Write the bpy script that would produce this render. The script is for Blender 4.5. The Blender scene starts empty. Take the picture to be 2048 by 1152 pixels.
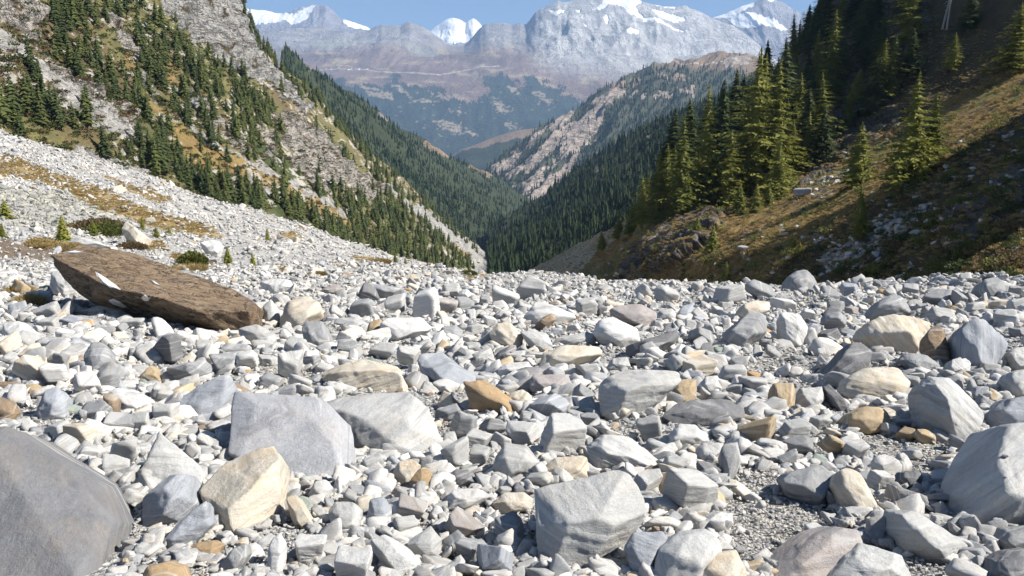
import bpy, bmesh, math, random
import numpy as np
from mathutils import Vector, Matrix

# ---------------------------------------------------------------- camera, sky, sun, exposure
SC = bpy.context.scene
COL = SC.collection
F = 1607.0                      # focal length in pixels of the 2048 px wide photograph
PITCH = math.radians(11.5)
cam_data = bpy.data.cameras.new('camera')
cam = bpy.data.objects.new('camera', cam_data)
COL.objects.link(cam)
cam_data.sensor_width = 36.0
cam_data.lens = F / 2048.0 * 36.0
cam_data.clip_start = 0.1
cam_data.clip_end = 60000.0
cam.location = (0, 0, 0)
cam.rotation_euler = (math.radians(90) - PITCH, 0, 0)
SC.camera = cam

SUN_EL = math.radians(43.0)
SUN_AZ = math.radians(97.0)     # clockwise from +Y (the view direction): the sun stands to the right
SUN_DIR = Vector((math.sin(SUN_AZ) * math.cos(SUN_EL), math.cos(SUN_AZ) * math.cos(SUN_EL), math.sin(SUN_EL)))
world = bpy.data.worlds.new('World')
SC.world = world
world.use_nodes = True
wn = world.node_tree
wn.nodes.clear()
w_out = wn.nodes.new('ShaderNodeOutputWorld')
w_bg = wn.nodes.new('ShaderNodeBackground')
w_sky = wn.nodes.new('ShaderNodeTexSky')
w_sky.sky_type = 'NISHITA'
w_sky.sun_disc = False
w_sky.sun_elevation = SUN_EL
w_sky.sun_rotation = SUN_AZ
w_sky.altitude = 1900
w_sky.air_density = 1.0
w_sky.dust_density = 0.0
w_sky.ozone_density = 3.0
w_bg.inputs['Strength'].default_value = 0.05
wn.links.new(w_sky.outputs[0], w_bg.inputs['Color'])
wn.links.new(w_bg.outputs[0], w_out.inputs['Surface'])

sun_data = bpy.data.lights.new('sun', 'SUN')
sun_data.energy = 5.0
sun_data.angle = math.radians(0.5)
sun_data.color = (1.0, 0.95, 0.865)
sun = bpy.data.objects.new('sun', sun_data)
COL.objects.link(sun)
sun.rotation_euler = (-SUN_DIR).to_track_quat('-Z', 'Y').to_euler()
sun.location = (300, 0, 300)

SC.view_settings.view_transform = 'Standard'
SC.view_settings.look = 'None'
SC.view_settings.gamma = 1.0
SC.view_settings.use_curve_mapping = False
SC.view_settings.exposure = 1.1
SC.render.engine = 'CYCLES'
SC.cycles.max_bounces = 5
SC.cycles.diffuse_bounces = 2
SC.cycles.transmission_bounces = 2
SC.cycles.glossy_bounces = 1
SC.cycles.volume_bounces = 0
SC.cycles.use_denoising = True
SC.cycles.use_adaptive_sampling = True
SC.cycles.adaptive_threshold = 0.02
SC.cycles.caustics_reflective = False
SC.cycles.caustics_refractive = False

random.seed(11)
RNG = np.random.default_rng(11)

# ---------------------------------------------------------------- picture <-> world geometry
CP, SP = math.cos(PITCH), math.sin(PITCH)
def ray(px, row):
    """u = x/y and t = z/y of the line of sight through a pixel of the photograph"""
    px = np.asarray(px, float); row = np.asarray(row, float)
    xc = (px - 1024.0) / F; yc = (576.0 - row) / F
    dy = yc * SP + CP
    return xc / dy, (yc * CP - SP) / dy
def P(px, row, Y):
    u, t = ray(px, row)
    Y = np.asarray(Y, float)
    return np.stack(np.broadcast_arrays(u * Y, Y, t * Y), -1)
def pix(p):
    p = np.asarray(p, float)
    x, y, z = p[..., 0], p[..., 1], p[..., 2]
    fz = y * CP - z * SP; up = y * SP + z * CP
    return 1024 + F * x / fz, 576 - F * up / fz

# ---------------------------------------------------------------- noise
_PM = RNG.permutation(256).astype(np.int32); _PM = np.concatenate([_PM] * 3)
_GR = RNG.normal(size=(256, 3)); _GR /= np.linalg.norm(_GR, axis=1)[:, None]; _GR = _GR.astype(np.float32)
_GX, _GY, _GZ = (np.ascontiguousarray(_GR[:, k]) for k in range(3))
def noise(p, s=0):
    p = np.asarray(p, np.float64); sh = p.shape[:-1]; p = p.reshape(-1, 3)
    i = np.floor(p); f = (p - i).astype(np.float32); i = i.astype(np.int64) & 255; i = i.astype(np.int32)
    fx, fy, fz = f[:, 0], f[:, 1], f[:, 2]
    w = f * f * f * (f * (f * 6 - 15) + 10); wx, wy, wz = w[:, 0], w[:, 1], w[:, 2]
    ix = (i[:, 0] + int(s) * 37) & 255; acc = []
    for a in (0, 1):
        pa = _PM[ix + a]
        for b in (0, 1):
            pb = _PM[pa + i[:, 1] + b]
            for c in (0, 1):
                g = _PM[pb + i[:, 2] + c]
                acc.append(_GX[g] * (fx - a) + _GY[g] * (fy - b) + _GZ[g] * (fz - c))
    l = lambda u, v, t: u + (v - u) * t
    r = l(l(l(acc[0], acc[1], wz), l(acc[2], acc[3], wz), wy), l(l(acc[4], acc[5], wz), l(acc[6], acc[7], wz), wy), wx)
    return (r * 1.7).reshape(sh)
def fbm(p, o=4, s=0, g=0.5):
    p = np.asarray(p, float); r = 0; a = 1.0; n = 0
    for k in range(o):
        r = r + a * noise(p * 2.0 ** k + 17.3 * k, s + k); n += a; a *= g
    return r / n
def ridged(p, o=4, s=0):
    p = np.asarray(p, float); r = 0; a = 1.0; n = 0
    for k in range(o):
        r = r + a * (1 - 2 * np.abs(noise(p * 2.0 ** k + 9.1 * k, s + k))); n += a; a *= 0.5
    return r / n
def xyz(x, y, z=0):
    return np.stack(np.broadcast_arrays(np.asarray(x, float), y, z), -1)
def sstep(a, b, x):
    t = np.clip((np.asarray(x, float) - a) / (b - a), 0, 1); return t * t * (3 - 2 * t)
def inpoly(x, y, poly):
    x = np.asarray(x, float); y = np.asarray(y, float); r = np.zeros(np.broadcast(x, y).shape, bool)
    n = len(poly)
    for k in range(n):
        x0, y0 = poly[k]; x1, y1 = poly[(k + 1) % n]
        if y0 == y1: continue
        c = ((y0 > y) != (y1 > y)) & (x < (x1 - x0) * (y - y0) / (y1 - y0) + x0)
        r ^= c
    return r
def interp(x, pts, k):
    return np.interp(x, [p[0] for p in pts], [p[k] for p in pts])

# ---------------------------------------------------------------- object helpers
def tag(o, label=None, cat=None, group=None, kind=None):
    if label: o['label'] = label
    if cat: o['category'] = cat
    if group: o['group'] = group
    if kind: o['kind'] = kind
    return o
def mesh_from(name, v, faces, mats=(), smooth=False, midx=None, attrs=None):
    me = bpy.data.meshes.new(name)
    v = np.asarray(v, np.float32)
    if isinstance(faces, np.ndarray):
        nf, k = faces.shape
        me.vertices.add(len(v)); me.vertices.foreach_set('co', v.ravel())
        me.loops.add(nf * k); me.loops.foreach_set('vertex_index', faces.astype(np.int32).ravel())
        me.polygons.add(nf)
        me.polygons.foreach_set('loop_start', np.arange(0, nf * k, k, dtype=np.int32))
        me.polygons.foreach_set('loop_total', np.full(nf, k, np.int32))
        if midx is not None: me.polygons.foreach_set('material_index', np.asarray(midx, np.int32))
        me.update(calc_edges=True)
    else:
        me.from_pydata(v.tolist(), [], faces)
    me.polygons.foreach_set('use_smooth', np.full(len(me.polygons), smooth))
    for m in mats: me.materials.append(m)
    for n, (typ, arr) in (attrs or {}).items():
        a = me.attributes.new(n, typ, 'POINT')
        key = {'FLOAT': 'value', 'INT': 'value', 'FLOAT_VECTOR': 'vector', 'FLOAT_COLOR': 'color'}[typ]
        a.data.foreach_set(key, np.asarray(arr, np.int32 if typ == 'INT' else np.float32).ravel())
    me.validate(clean_customdata=False)
    return me
def link(name, me, parent=None, loc=None):
    o = bpy.data.objects.new(name, me); COL.objects.link(o)
    if parent: o.parent = parent
    if loc is not None: o.location = loc
    return o
def grid_faces(nr, nc):
    i = np.arange(nr - 1)[:, None] * nc + np.arange(nc - 1)[None, :]
    return np.stack([i, i + 1, i + nc + 1, i + nc], -1).reshape(-1, 4)

# ---------------------------------------------------------------- material helpers
class NT:
    def __init__(s, name):
        s.m = bpy.data.materials.new(name); s.m.use_nodes = True
        s.t = s.m.node_tree; s.t.nodes.clear()
        s.out = s.n('ShaderNodeOutputMaterial'); s.b = s.n('ShaderNodeBsdfPrincipled')
        s.t.links.new(s.b.outputs[0], s.out.inputs['Surface'])
        s.b.inputs['Roughness'].default_value = 0.9
        s.b.inputs['Specular IOR Level'].default_value = 0.25
    def n(s, t, **k):
        x = s.t.nodes.new(t)
        for a, b in k.items(): setattr(x, a, b)
        return x
    def l(s, a, b): s.t.links.new(a, b)
    def put(s, sock, v):
        if hasattr(v, 'is_linked') or isinstance(v, bpy.types.NodeSocket): s.l(v, sock)
        else: sock.default_value = v
    def math(s, op, a, b=0.0, clamp=False):
        x = s.n('ShaderNodeMath', operation=op, use_clamp=clamp); s.put(x.inputs[0], a); s.put(x.inputs[1], b); return x.outputs[0]
    def vmath(s, op, a, b=(0, 0, 0)):
        x = s.n('ShaderNodeVectorMath', operation=op); s.put(x.inputs[0], a)
        if op == 'SCALE': s.put(x.inputs['Scale'], b)
        else: s.put(x.inputs[1], b)
        return x.outputs[0]
    def noise(s, vec, scale, detail=4, rough=0.55, dist=0.0):
        x = s.n('ShaderNodeTexNoise'); s.l(vec, x.inputs['Vector']); x.inputs['Scale'].default_value = scale
        x.inputs['Detail'].default_value = detail; x.inputs['Roughness'].default_value = rough; x.inputs['Distortion'].default_value = dist
        return x.outputs['Fac']
    def voro(s, vec, scale, feature='F1', out='Distance'):
        x = s.n('ShaderNodeTexVoronoi', feature=feature); s.l(vec, x.inputs['Vector']); x.inputs['Scale'].default_value = scale
        return x.outputs[out]
    def ramp(s, f, a, b, lo=0.0, hi=1.0):
        x = s.n('ShaderNodeMapRange', interpolation_type='SMOOTHSTEP'); s.l(f, x.inputs['Value'])
        x.inputs['From Min'].default_value = a; x.inputs['From Max'].default_value = b
        x.inputs['To Min'].default_value = lo; x.inputs['To Max'].default_value = hi
        return x.outputs['Result']
    def mix(s, f, a, b, blend='MIX'):
        x = s.n('ShaderNodeMix', data_type='RGBA', blend_type=blend)
        s.put(x.inputs['Factor'], f); s.put(x.inputs['A'] if False else x.inputs[6], a); s.put(x.inputs[7], b)
        return x.outputs[2]
    def attr(s, name, typ='GEOMETRY', out='Color'):
        x = s.n('ShaderNodeAttribute', attribute_name=name, attribute_type=typ); return x.outputs[out]
    def bump(s, h, dist, strength=1.0, normal=None):
        x = s.n('ShaderNodeBump'); s.l(h, x.inputs['Height']); x.inputs['Distance'].default_value = dist; x.inputs['Strength'].default_value = strength
        if normal is not None: s.l(normal, x.inputs['Normal'])
        return x.outputs[0]
    def base(s, c, normal=None):
        s.put(s.b.inputs['Base Color'], c)
        if normal is not None: s.l(normal, s.b.inputs['Normal'])
        return s.m
def scaled(nt, vec, sc):
    x = nt.n('ShaderNodeMapping'); nt.l(vec, x.inputs['Vector']); x.inputs['Scale'].default_value = sc; return x.outputs[0]

def rock_material(name, inst):
    t = NT(name)
    rc = t.attr('rc', out='Vector')
    oi = t.n('ShaderNodeObjectInfo')
    off = t.n('ShaderNodeCombineXYZ'); t.l(oi.outputs['Random'], off.inputs[0]); t.l(oi.outputs['Random'], off.inputs[2])
    rc = t.vmath('ADD', rc, t.vmath('SCALE', off.outputs[0], 61.0))
    if inst:
        tint = t.attr('tint', 'INSTANCER', 'Color'); stain = 0.25
    else:
        tint = oi.outputs['Color']; stain = oi.outputs['Alpha']
    fol = t.noise(scaled(t, rc, (0.9, 0.9, 6.0)), 1.5, 7, 0.68, 0.1)
    fine = t.noise(scaled(t, rc, (5, 5, 26.0)), 2.2, 4, 0.7, 0.2)
    spk = t.noise(rc, 34.0, 2, 0.8)
    big = t.noise(rc, 1.1, 3, 0.6)
    v = t.math('ADD', t.ramp(fol, 0.3, 0.7, 0.88, 1.08), t.math('MULTIPLY', t.math('SUBTRACT', fine, 0.5), 0.5))
    v = t.math('ADD', v, t.math('MULTIPLY', t.math('SUBTRACT', spk, 0.5), 0.36))
    v = t.math('ADD', v, t.math('MULTIPLY', t.math('SUBTRACT', big, 0.5), 0.30))
    grit = t.noise(rc, 110.0, 3, 0.75)
    v = t.math('ADD', v, t.math('MULTIPLY', t.math('SUBTRACT', grit, 0.5), 0.34))
    g = t.n('ShaderNodeCombineColor')
    for k in range(3): t.l(v, g.inputs[k])
    c = t.mix(1.0, tint, g.outputs[0], 'MULTIPLY')
    # mineral bands, pits and ochre weathering, all with shapes of their own
    # straight pale and dark mineral bands along the foliation, in some stones only
    bd = t.noise(scaled(t, rc, (0.10, 0.10, 3.2)), 2.0, 3, 0.6, 0.05)
    c = t.mix(t.math('MULTIPLY', t.ramp(bd, 0.56, 0.63), 0.35), c, (0.60, 0.59, 0.56, 1))
    c = t.mix(t.math('MULTIPLY', t.ramp(bd, 0.40, 0.35), 0.35), c, (0.13, 0.13, 0.135, 1))
    pit = t.noise(rc, 9.0, 6, 0.75, 0.4)
    c = t.mix(t.ramp(pit, 0.60, 0.72, 0.0, 0.35), c, (0.16, 0.155, 0.15, 1))
    sm = t.ramp(t.noise(scaled(t, rc, (0.8, 0.8, 1.8)), 1.6, 5, 0.65, 0.6), 0.46, 0.66)
    sm = t.math('MULTIPLY', sm, stain)
    c = t.mix(sm, c, (0.42, 0.29, 0.155, 1))
    h = t.math('ADD', t.math('MULTIPLY', fol, 0.6), t.math('ADD', t.math('MULTIPLY', fine, 0.22), t.math('ADD', t.math('ADD', t.math('MULTIPLY', spk, 0.12), t.math('MULTIPLY', grit, 0.05)), t.math('MULTIPLY', pit, -0.9))))
    # bump distance follows the size of the stone
    b = t.n('ShaderNodeBump'); t.l(h, b.inputs['Height']); b.inputs['Strength'].default_value = 0.5
    if inst: b.inputs['Distance'].default_value = 0.02
    else: b.inputs['Distance'].default_value = 0.05
    return t.base(c, b.outputs[0])

def terrain_material(name, S, rock_bump=1.0, grain=0.35, strata=(1, 1, 3.5), cracks=1.0):
    """colour from the 'col' attribute, broken up by noise at world scale S; 'rk' says how much bare rock shows"""
    t = NT(name)
    geo = t.n('ShaderNodeNewGeometry'); p = geo.outputs['Position']
    col = t.attr('col'); rk = t.attr('rk', out='Fac')
    n1 = t.noise(p, 1.0 / S, 6, 0.65, 0.3)
    n2 = t.noise(p, 6.0 / S, 5, 0.7)
    n3 = t.noise(scaled(t, p, strata), 1.6 / S, 6, 0.7, 0.6)
    def line(sc, k, w, a):
        return t.ramp(t.math('ABSOLUTE', t.math('SUBTRACT', t.noise(scaled(t, p, sc), k / S, 5, 0.62, 0.5), 0.5)), 0.0, w, a, 0.0)
    crack = t.math('MAXIMUM', line((0.35, 0.35, 2.2), 0.9, 0.022, 0.5), line((1.5, 1.5, 0.35), 0.8, 0.016, 0.45))
    crack = t.math('MAXIMUM', crack, line((1, 1, 1), 0.35, 0.012, 0.45))
    crack = t.math('MULTIPLY', crack, t.math('MULTIPLY', rk, cracks))
    v = t.math('ADD', 1.0, t.math('MULTIPLY', t.math('SUBTRACT', n1, 0.5), 2.2 * grain))
    v = t.math('ADD', v, t.math('MULTIPLY', t.math('SUBTRACT', n2, 0.5), 2.6 * grain))
    n4 = t.noise(p, 26.0 / S, 3, 0.75)
    v = t.math('ADD', v, t.math('MULTIPLY', t.math('SUBTRACT', n4, 0.5), 2.0 * grain))
    v = t.math('MAXIMUM', t.math('SUBTRACT', v, crack), 0.12)
    g = t.n('ShaderNodeCombineColor')
    for k in range(3): t.l(v, g.inputs[k])
    c = t.mix(1.0, col, g.outputs[0], 'MULTIPLY')
    h = t.math('ADD', t.math('MULTIPLY', n2, 0.35), t.math('MULTIPLY', t.math('SUBTRACT', n3, crack), t.math('MULTIPLY', rk, 1.3)))
    return t.base(c, t.bump(h, 0.45 * S * rock_bump))

M_ROCK = rock_material('schist_and_gneiss', False)
M_STONE = rock_material('loose_stone', True)

def foliage_material(name, c1, c2):
    t = NT(name)
    geo = t.n('ShaderNodeNewGeometry'); oi = t.n('ShaderNodeObjectInfo')
    n = t.noise(geo.outputs['Position'], 0.55, 3, 0.6)
    f = t.math('ADD', t.math('MULTIPLY', n, 1.1), t.math('MULTIPLY', t.math('SUBTRACT', oi.outputs['Random'], 0.75), 0.6), True)
    c = t.mix(f, c1, c2)
    t.b.inputs['Roughness'].default_value = 0.75
    t.base(c)
    tr = t.n('ShaderNodeBsdfTranslucent'); t.l(c, tr.inputs['Color'])
    ms = t.n('ShaderNodeMixShader'); ms.inputs[0].default_value = 0.36
    t.l(t.b.outputs[0], ms.inputs[1]); t.l(tr.outputs[0], ms.inputs[2]); t.l(ms.outputs[0], t.out.inputs['Surface'])
    return t.m
M_SPRUCE = foliage_material('spruce_needles', (0.042, 0.060, 0.020, 1), (0.10, 0.125, 0.038, 1))
M_LARCH = foliage_material('larch_needles', (0.12, 0.135, 0.024, 1), (0.28, 0.28, 0.06, 1))
M_AUTUMN = foliage_material('autumn_larch_needles', (0.12, 0.10, 0.02, 1), (0.26, 0.19, 0.035, 1))
M_MIDG = foliage_material('pine_needles', (0.06, 0.078, 0.022, 1), (0.14, 0.16, 0.045, 1))
M_FAR = foliage_material('distant_needles', (0.022, 0.040, 0.014, 1), (0.055, 0.085, 0.028, 1))
M_SHRUB = foliage_material('shrub_leaves', (0.08, 0.10, 0.025, 1), (0.20, 0.20, 0.055, 1))
M_HEATH = foliage_material('heather_leaves', (0.11, 0.08, 0.04, 1), (0.21, 0.15, 0.08, 1))
M_GRASS = foliage_material('dry_grass', (0.30, 0.22, 0.09, 1), (0.46, 0.35, 0.16, 1))
tb = NT('bark'); g_ = tb.n('ShaderNodeTexCoord')
bn = tb.noise(scaled(tb, g_.outputs['Object'], (6, 6, 1.2)), 2.0, 4)
M_BARK = tb.base(tb.mix(bn, (0.10, 0.075, 0.055, 1), (0.24, 0.20, 0.165, 1)), tb.bump(bn, 0.05))
# ---------------------------------------------------------------- debris field: one real height function
CREST = [(-900, 130, 150), (-400, 200, 150), (0, 262, 150), (100, 290, 155), (210, 323, 160), (300, 350, 165), (400, 388, 170), (480, 409, 175), (560, 434, 180),
         (640, 465, 180), (720, 494, 180), (820, 519, 180), (960, 547, 180), (1050, 549, 165), (1150, 552, 140), (1250, 559, 120),
         (1430, 568, 95), (1560, 573, 80), (1700, 575, 66), (1820, 570, 52), (1880, 552, 46), (1960, 549, 42), (2048, 552, 38), (2300, 540, 34), (3000, 500, 30)]
_cu, _ct = ray([c[0] for c in CREST], [c[1] for c in CREST])
_cy = np.array([c[2] for c in CREST], float)
_dense = np.linspace(_cu[0], _cu[-1], 400)
def _smooth(a, k=7):
    pad = np.concatenate([[a[0]] * k, a, [a[-1]] * k]); ker = np.ones(2 * k + 1) / (2 * k + 1)
    return np.convolve(pad, ker, 'valid')
_dt = _smooth(np.interp(_dense, _cu, _ct), 3); _dy = _smooth(np.interp(_dense, _cu, _cy), 5)
EYE = 2.2
def ground(x, y, bumps=True):
    x = np.asarray(x, float); y = np.asarray(y, float)
    yy = np.maximum(y, 0.6)
    u = np.clip(x / yy, _cu[0], _cu[-1])
    T = np.interp(u, _dense, _dt); Y = np.interp(u, _dense, _dy)
    Rr = T * Y + EYE + 0.168 * Y
    pw = np.interp(u, [-0.7, -0.1, 0.25, 0.6], [1.75, 1.6, 2.0, 3.2])
    q = np.clip(yy / Y, 0, 1)
    z = -EYE - 0.168 * np.minimum(yy, Y) + Rr * q ** pw
    z = np.where(yy > Y, z - 0.5 * (yy - Y), z)
    if not bumps: return z
    amp = np.clip(0.012 * yy, 0.05, 0.5)
    z = z + amp * (fbm(xyz(x * 0.35, y * 0.35, 0.3), 3, 5) * 1.1) + 0.9 * np.clip(yy / 90, 0, 1) * fbm(xyz(x * 0.05, y * 0.05, 4.1), 2, 9)
    return z
def hit(px, row):
    """where the line of sight through a pixel meets the debris field"""
    u, t = ray(px, row); u, t = np.broadcast_arrays(u, t)
    lo = np.full(u.shape, 1.5); Y = np.interp(u, _dense, _dy); hi = Y.copy()
    for k in range(24):
        m = 0.5 * (lo + hi)
        if k == 17:     # the last steps see the bumps too
            m = 0.5 * (lo + hi); lo = m * 0.985; hi = np.minimum(m * 1.015, Y)
            m = 0.5 * (lo + hi)
        below = ground(u * m, m, k >= 17) < t * m
        lo = np.where(below, m, lo); hi = np.where(below, hi, m)
    m = 0.5 * (lo + hi)
    ok = m < Y * 0.995
    return m, ok

GRASSY = [  # dry gold grass between the stones of the left talus
    [(-40, 298), (40, 318), (110, 345), (190, 372), (240, 395), (300, 418), (360, 437), (430, 458), (445, 470), (395, 468), (330, 462), (270, 440), (215, 424), (165, 405), (120, 380), (60, 360), (-40, 345)],
    [(205, 350), (300, 378), (345, 405), (300, 402), (240, 378)], [(60, 480), (100, 475), (125, 488), (100, 500), (60, 494)],
    [(345, 508), (400, 508), (430, 530), (390, 540), (350, 528)], [(700, 508), (760, 520), (765, 532), (715, 522)],
    [(560, 462), (600, 470), (590, 480), (560, 472)], [(280, 478), (330, 490), (300, 500), (262, 490)], [(560, 528), (590, 540), (560, 545)], [(930, 548), (985, 552), (960, 562), (930, 560)]]
SANDY = [[(445, 745), (520, 720), (640, 745), (650, 790), (560, 785), (480, 780)], [(1480, 700), (1640, 690), (1640, 760), (1540, 765), (1480, 740)],
         [(1430, 930), (1560, 940), (1650, 1040), (1560, 1130), (1440, 1120), (1460, 1040)], [(1700, 860), (1900, 885), (1890, 960), (1760, 930)],
         [(780, 960), (840, 980), (800, 1010), (760, 990)], [(20, 500), (100, 520), (100, 545), (20, 540)]]
EARTHY = [[(-40, 478), (50, 480), (110, 500), (100, 525), (50, 515), (-40, 520)], [(430, 645), (500, 655), (480, 670), (420, 662)]]
def zone(px, row, polys, warp=6, s=3):
    q = xyz(px * 0.03, row * 0.05, 1.0)
    wx = px + warp * fbm(q, 3, s); wr = row + warp * 0.6 * fbm(q + 40, 3, s)
    r = np.zeros(np.shape(px), bool)
    for p in polys: r |= inpoly(wx, wr, p)
    return r

def build_debris_ground():
    nc, nr = 350, 400
    us = np.linspace(-1.5, 1.5, nc)
    ys = 1.0 * (330.0) ** (np.linspace(0, 1, nr))
    U, Yg = np.meshgrid(us, ys)
    X = U * Yg
    Z = ground(X, Yg)
    fine = fbm(xyz(X * 2.5, Yg * 2.5, 0), 3, 21) * np.clip(0.004 * Yg, 0.02, 0.10)
    Z = Z + fine - 0.02
    px, row = pix(xyz(X, Yg, Z))
    n = fbm(xyz(X * 0.8, Yg * 0.8, 2), 3, 31)
    col = np.empty(X.shape + (4,)); col[..., 3] = 1
    base = np.array([0.45, 0.44, 0.425]); sand = np.array([0.44, 0.42, 0.385]); grass = np.array([0.33, 0.24, 0.11]); earth = np.array([0.22, 0.17, 0.125])
    c = base[None, None] * (1 + 0.18 * n[..., None])
    c = np.where(zone(px, row, SANDY)[..., None], sand, c)
    g = zone(px, row, GRASSY, 14)
    c = np.where(g[..., None], grass * (1 + 0.5 * fbm(xyz(X * 0.3, Yg * 0.3, 5), 3, 8)[..., None]), c)
    c = np.where(zone(px, row, EARTHY)[..., None], earth, c)
    col[..., :3] = np.clip(c, 0.02, 0.7)
    t = NT('gravel_ground')
    geo = t.n('ShaderNodeNewGeometry'); p = geo.outputs['Position']
    vo = t.voro(p, 22, 'F1', 'Color'); vd = t.voro(p, 22); vd2 = t.voro(p, 60)
    sep = t.n('ShaderNodeSeparateColor'); t.l(vo, sep.inputs[0])
    v = t.math('ADD', 0.62, t.math('MULTIPLY', sep.outputs[0], 0.7))
    v = t.math('MULTIPLY', v, t.ramp(vd, 0.1, 0.75, 1.15, 0.55))
    g = t.n('ShaderNodeCombineColor')
    for k in range(3): t.l(v, g.inputs[k])
    c = t.mix(1.0, t.attr('col'), g.outputs[0], 'MULTIPLY')
    h = t.math('SUBTRACT', 1.0, t.math('ADD', vd, t.math('MULTIPLY', vd2, 0.4)))
    m = t.base(c, t.bump(h, 0.03))
    me = mesh_from('ground', xyz(X, Yg, Z).reshape(-1, 3), grid_faces(nr, nc), [m], True, attrs={'col': ('FLOAT_COLOR', col.reshape(-1, 4))})
    tag(link('ground', me), 'pale grey gravel ground of the wide debris field under the loose stones', kind='structure')
build_debris_ground()

# ---------------------------------------------------------------- hillsides: sheets through measured contour strings
class Sheet:
    """A hillside. strings: lists of (px, row, distance), lowest first; every column of the sheet runs straight from string to string in the world."""
    def __init__(s, name, strings, dpx, drow, label, mat, disp, colour, back=(0.12, 0.2), x_range=None, topfade=0.0):
        p0 = max(q[0][0] for q in strings); p1 = min(q[-1][0] for q in strings)
        if x_range: p0, p1 = x_range
        s.px = np.linspace(p0, p1, int((p1 - p0) / dpx) + 1)
        rows = []; inv = []
        for k in range(len(strings) - 1):
            r0 = interp(s.px, strings[k], 1); r1 = interp(s.px, strings[k + 1], 1)
            i0 = 1 / interp(s.px, strings[k], 2); i1 = 1 / interp(s.px, strings[k + 1], 2)
            n = max(2, int(np.max(np.abs(r0 - r1)) / drow))
            for j in range(n if k < len(strings) - 2 else n + 1):
                f = j / n
                rows.append(r0 + (r1 - r0) * f); inv.append(i0 + (i1 - i0) * f)
        R = np.array(rows); I = np.array(inv)
        s.R = R; PX = np.broadcast_to(s.px, R.shape)
        V = P(PX, R, 1 / I)
        gx = np.gradient(V, axis=1); gr = np.gradient(V, axis=0)
        N = np.cross(gx, gr); N /= np.maximum(np.linalg.norm(N, axis=-1, keepdims=True), 1e-9)
        N *= np.sign(N[..., 2:3] + 1e-9)
        d = disp(V, PX, R)
        fr = np.linspace(0, 1, len(R)); edge = (sstep(0, 1, fr * 14) * (1 - topfade * sstep(0.75, 1.0, fr)))[:, None]
        s.V = V + N * (d * edge)[..., None]
        s.N = N
        col, rk = colour(s.V, PX, R)
        b1 = s.V[-1] + np.stack([np.zeros(len(s.px)), back[0] * s.V[-1, :, 1], -back[1] * s.V[-1, :, 1]], -1)
        b2 = b1 + np.stack([np.zeros(len(s.px)), back[0] * s.V[-1, :, 1], -3.0 * back[1] * s.V[-1, :, 1]], -1)
        VV = np.concatenate([s.V, b1[None], b2[None]]); cc = np.concatenate([col, col[-1:], col[-1:]]); kk = np.concatenate([rk, rk[-1:], rk[-1:]])
        c4 = np.ones(VV.shape[:2] + (4,)); c4[..., :3] = np.clip(cc, 0.01, 0.85)
        me = mesh_from(name, VV.reshape(-1, 3), grid_faces(len(VV), len(s.px)), [mat], True,
                       attrs={'col': ('FLOAT_COLOR', c4.reshape(-1, 4)), 'rk': ('FLOAT', kk.ravel())})
        s.o = tag(link(name, me), label, kind='structure')
    def at(s, px, row):
        """surface points under pixels"""
        px = np.asarray(px, float); row = np.asarray(row, float)
        fi = np.clip((px - s.px[0]) / (s.px[1] - s.px[0]), 0, len(s.px) - 1.001); i = fi.astype(int); fx = (fi - i)[:, None]
        out = np.zeros((len(px), 3)); ok = np.zeros(len(px), bool)
        for k in range(len(px)):
            c = s.R[:, i[k]]
            if row[k] > c[0] or row[k] < c[-1]: continue
            j = int(np.searchsorted(-c, -row[k])) - 1
            j = min(max(j, 0), len(c) - 2)
            fr = (row[k] - c[j]) / min(c[j + 1] - c[j], -1e-6)
            a = s.V[j, i[k]] * (1 - fx[k]) + s.V[j, i[k] + 1] * fx[k]
            b = s.V[j + 1, i[k]] * (1 - fx[k]) + s.V[j + 1, i[k] + 1] * fx[k]
            out[k] = a + (b - a) * fr; ok[k] = True
        return out, ok

def blend(c, mask, colour):
    m = np.asarray(mask, float)[..., None]
    return c * (1 - m) + np.asarray(colour, float) * m
def soft(px, row, polys, warp, s, wscale=0.03):
    """polygon mask with a ragged edge"""
    q = xyz(px * wscale, row * wscale * 1.4, s)
    wx = px + warp * fbm(q, 4, s) * 1.6; wr = row + warp * fbm(q + 31.7, 4, s + 3) * 1.6
    r = np.zeros(px.shape, bool)
    for p in polys: r |= inpoly(wx, wr, p)
    return r

# ---- far ranges
def d_disp(amp, wl, sx=1.0, seed=1):
    def f(V, PX, R):
        q = xyz(V[..., 0] / wl * sx, V[..., 2] / (wl * 1.6), V[..., 1] / (wl * 5))
        return amp * (ridged(q, 6, seed) - 0.45 + 0.6 * fbm(q * 0.4, 2, seed + 40))
    return f
SNOW = np.array([0.86, 0.88, 0.92]); GREY = np.array([0.26, 0.25, 0.25]); PALE = np.array([0.44, 0.43, 0.415])

M_FARM = terrain_material('far_mountain_ground', 200.0, 0.6, 0.20, (2.2, 2.2, 0.6), 0.25)
D_snow_w = [(500, 10, 0)]
def col_peak(snow, base, tint2):
    def f(V, PX, R):
        n = fbm(xyz(V[..., 0] / 500, V[..., 2] / 260, V[..., 1] / 900), 5, 77)
        n9 = ridged(xyz(V[..., 0] / 150, V[..., 2] / 420, V[..., 1] / 900), 4, 79); c = np.asarray(base) * (1 + 0.35 * n[..., None] + 0.25 * n9[..., None]); c = blend(c, sstep(0.0, 0.35, n), tint2)
        m = soft(PX, R, snow, 3.0, 12, 0.12)
        c = blend(c, m, SNOW)
        return c, np.where(m, 0.05, 0.9)
    return f
SNOW_L = [[(480, 10), (530, 16), (560, 24), (590, 28), (620, 8), (632, 8), (618, 30), (600, 44), (585, 50), (572, 42), (560, 48), (540, 50), (520, 47), (480, 50)],
          [(680, 30), (700, 38), (730, 52), (750, 64), (725, 64), (705, 58), (690, 48)]]
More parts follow.
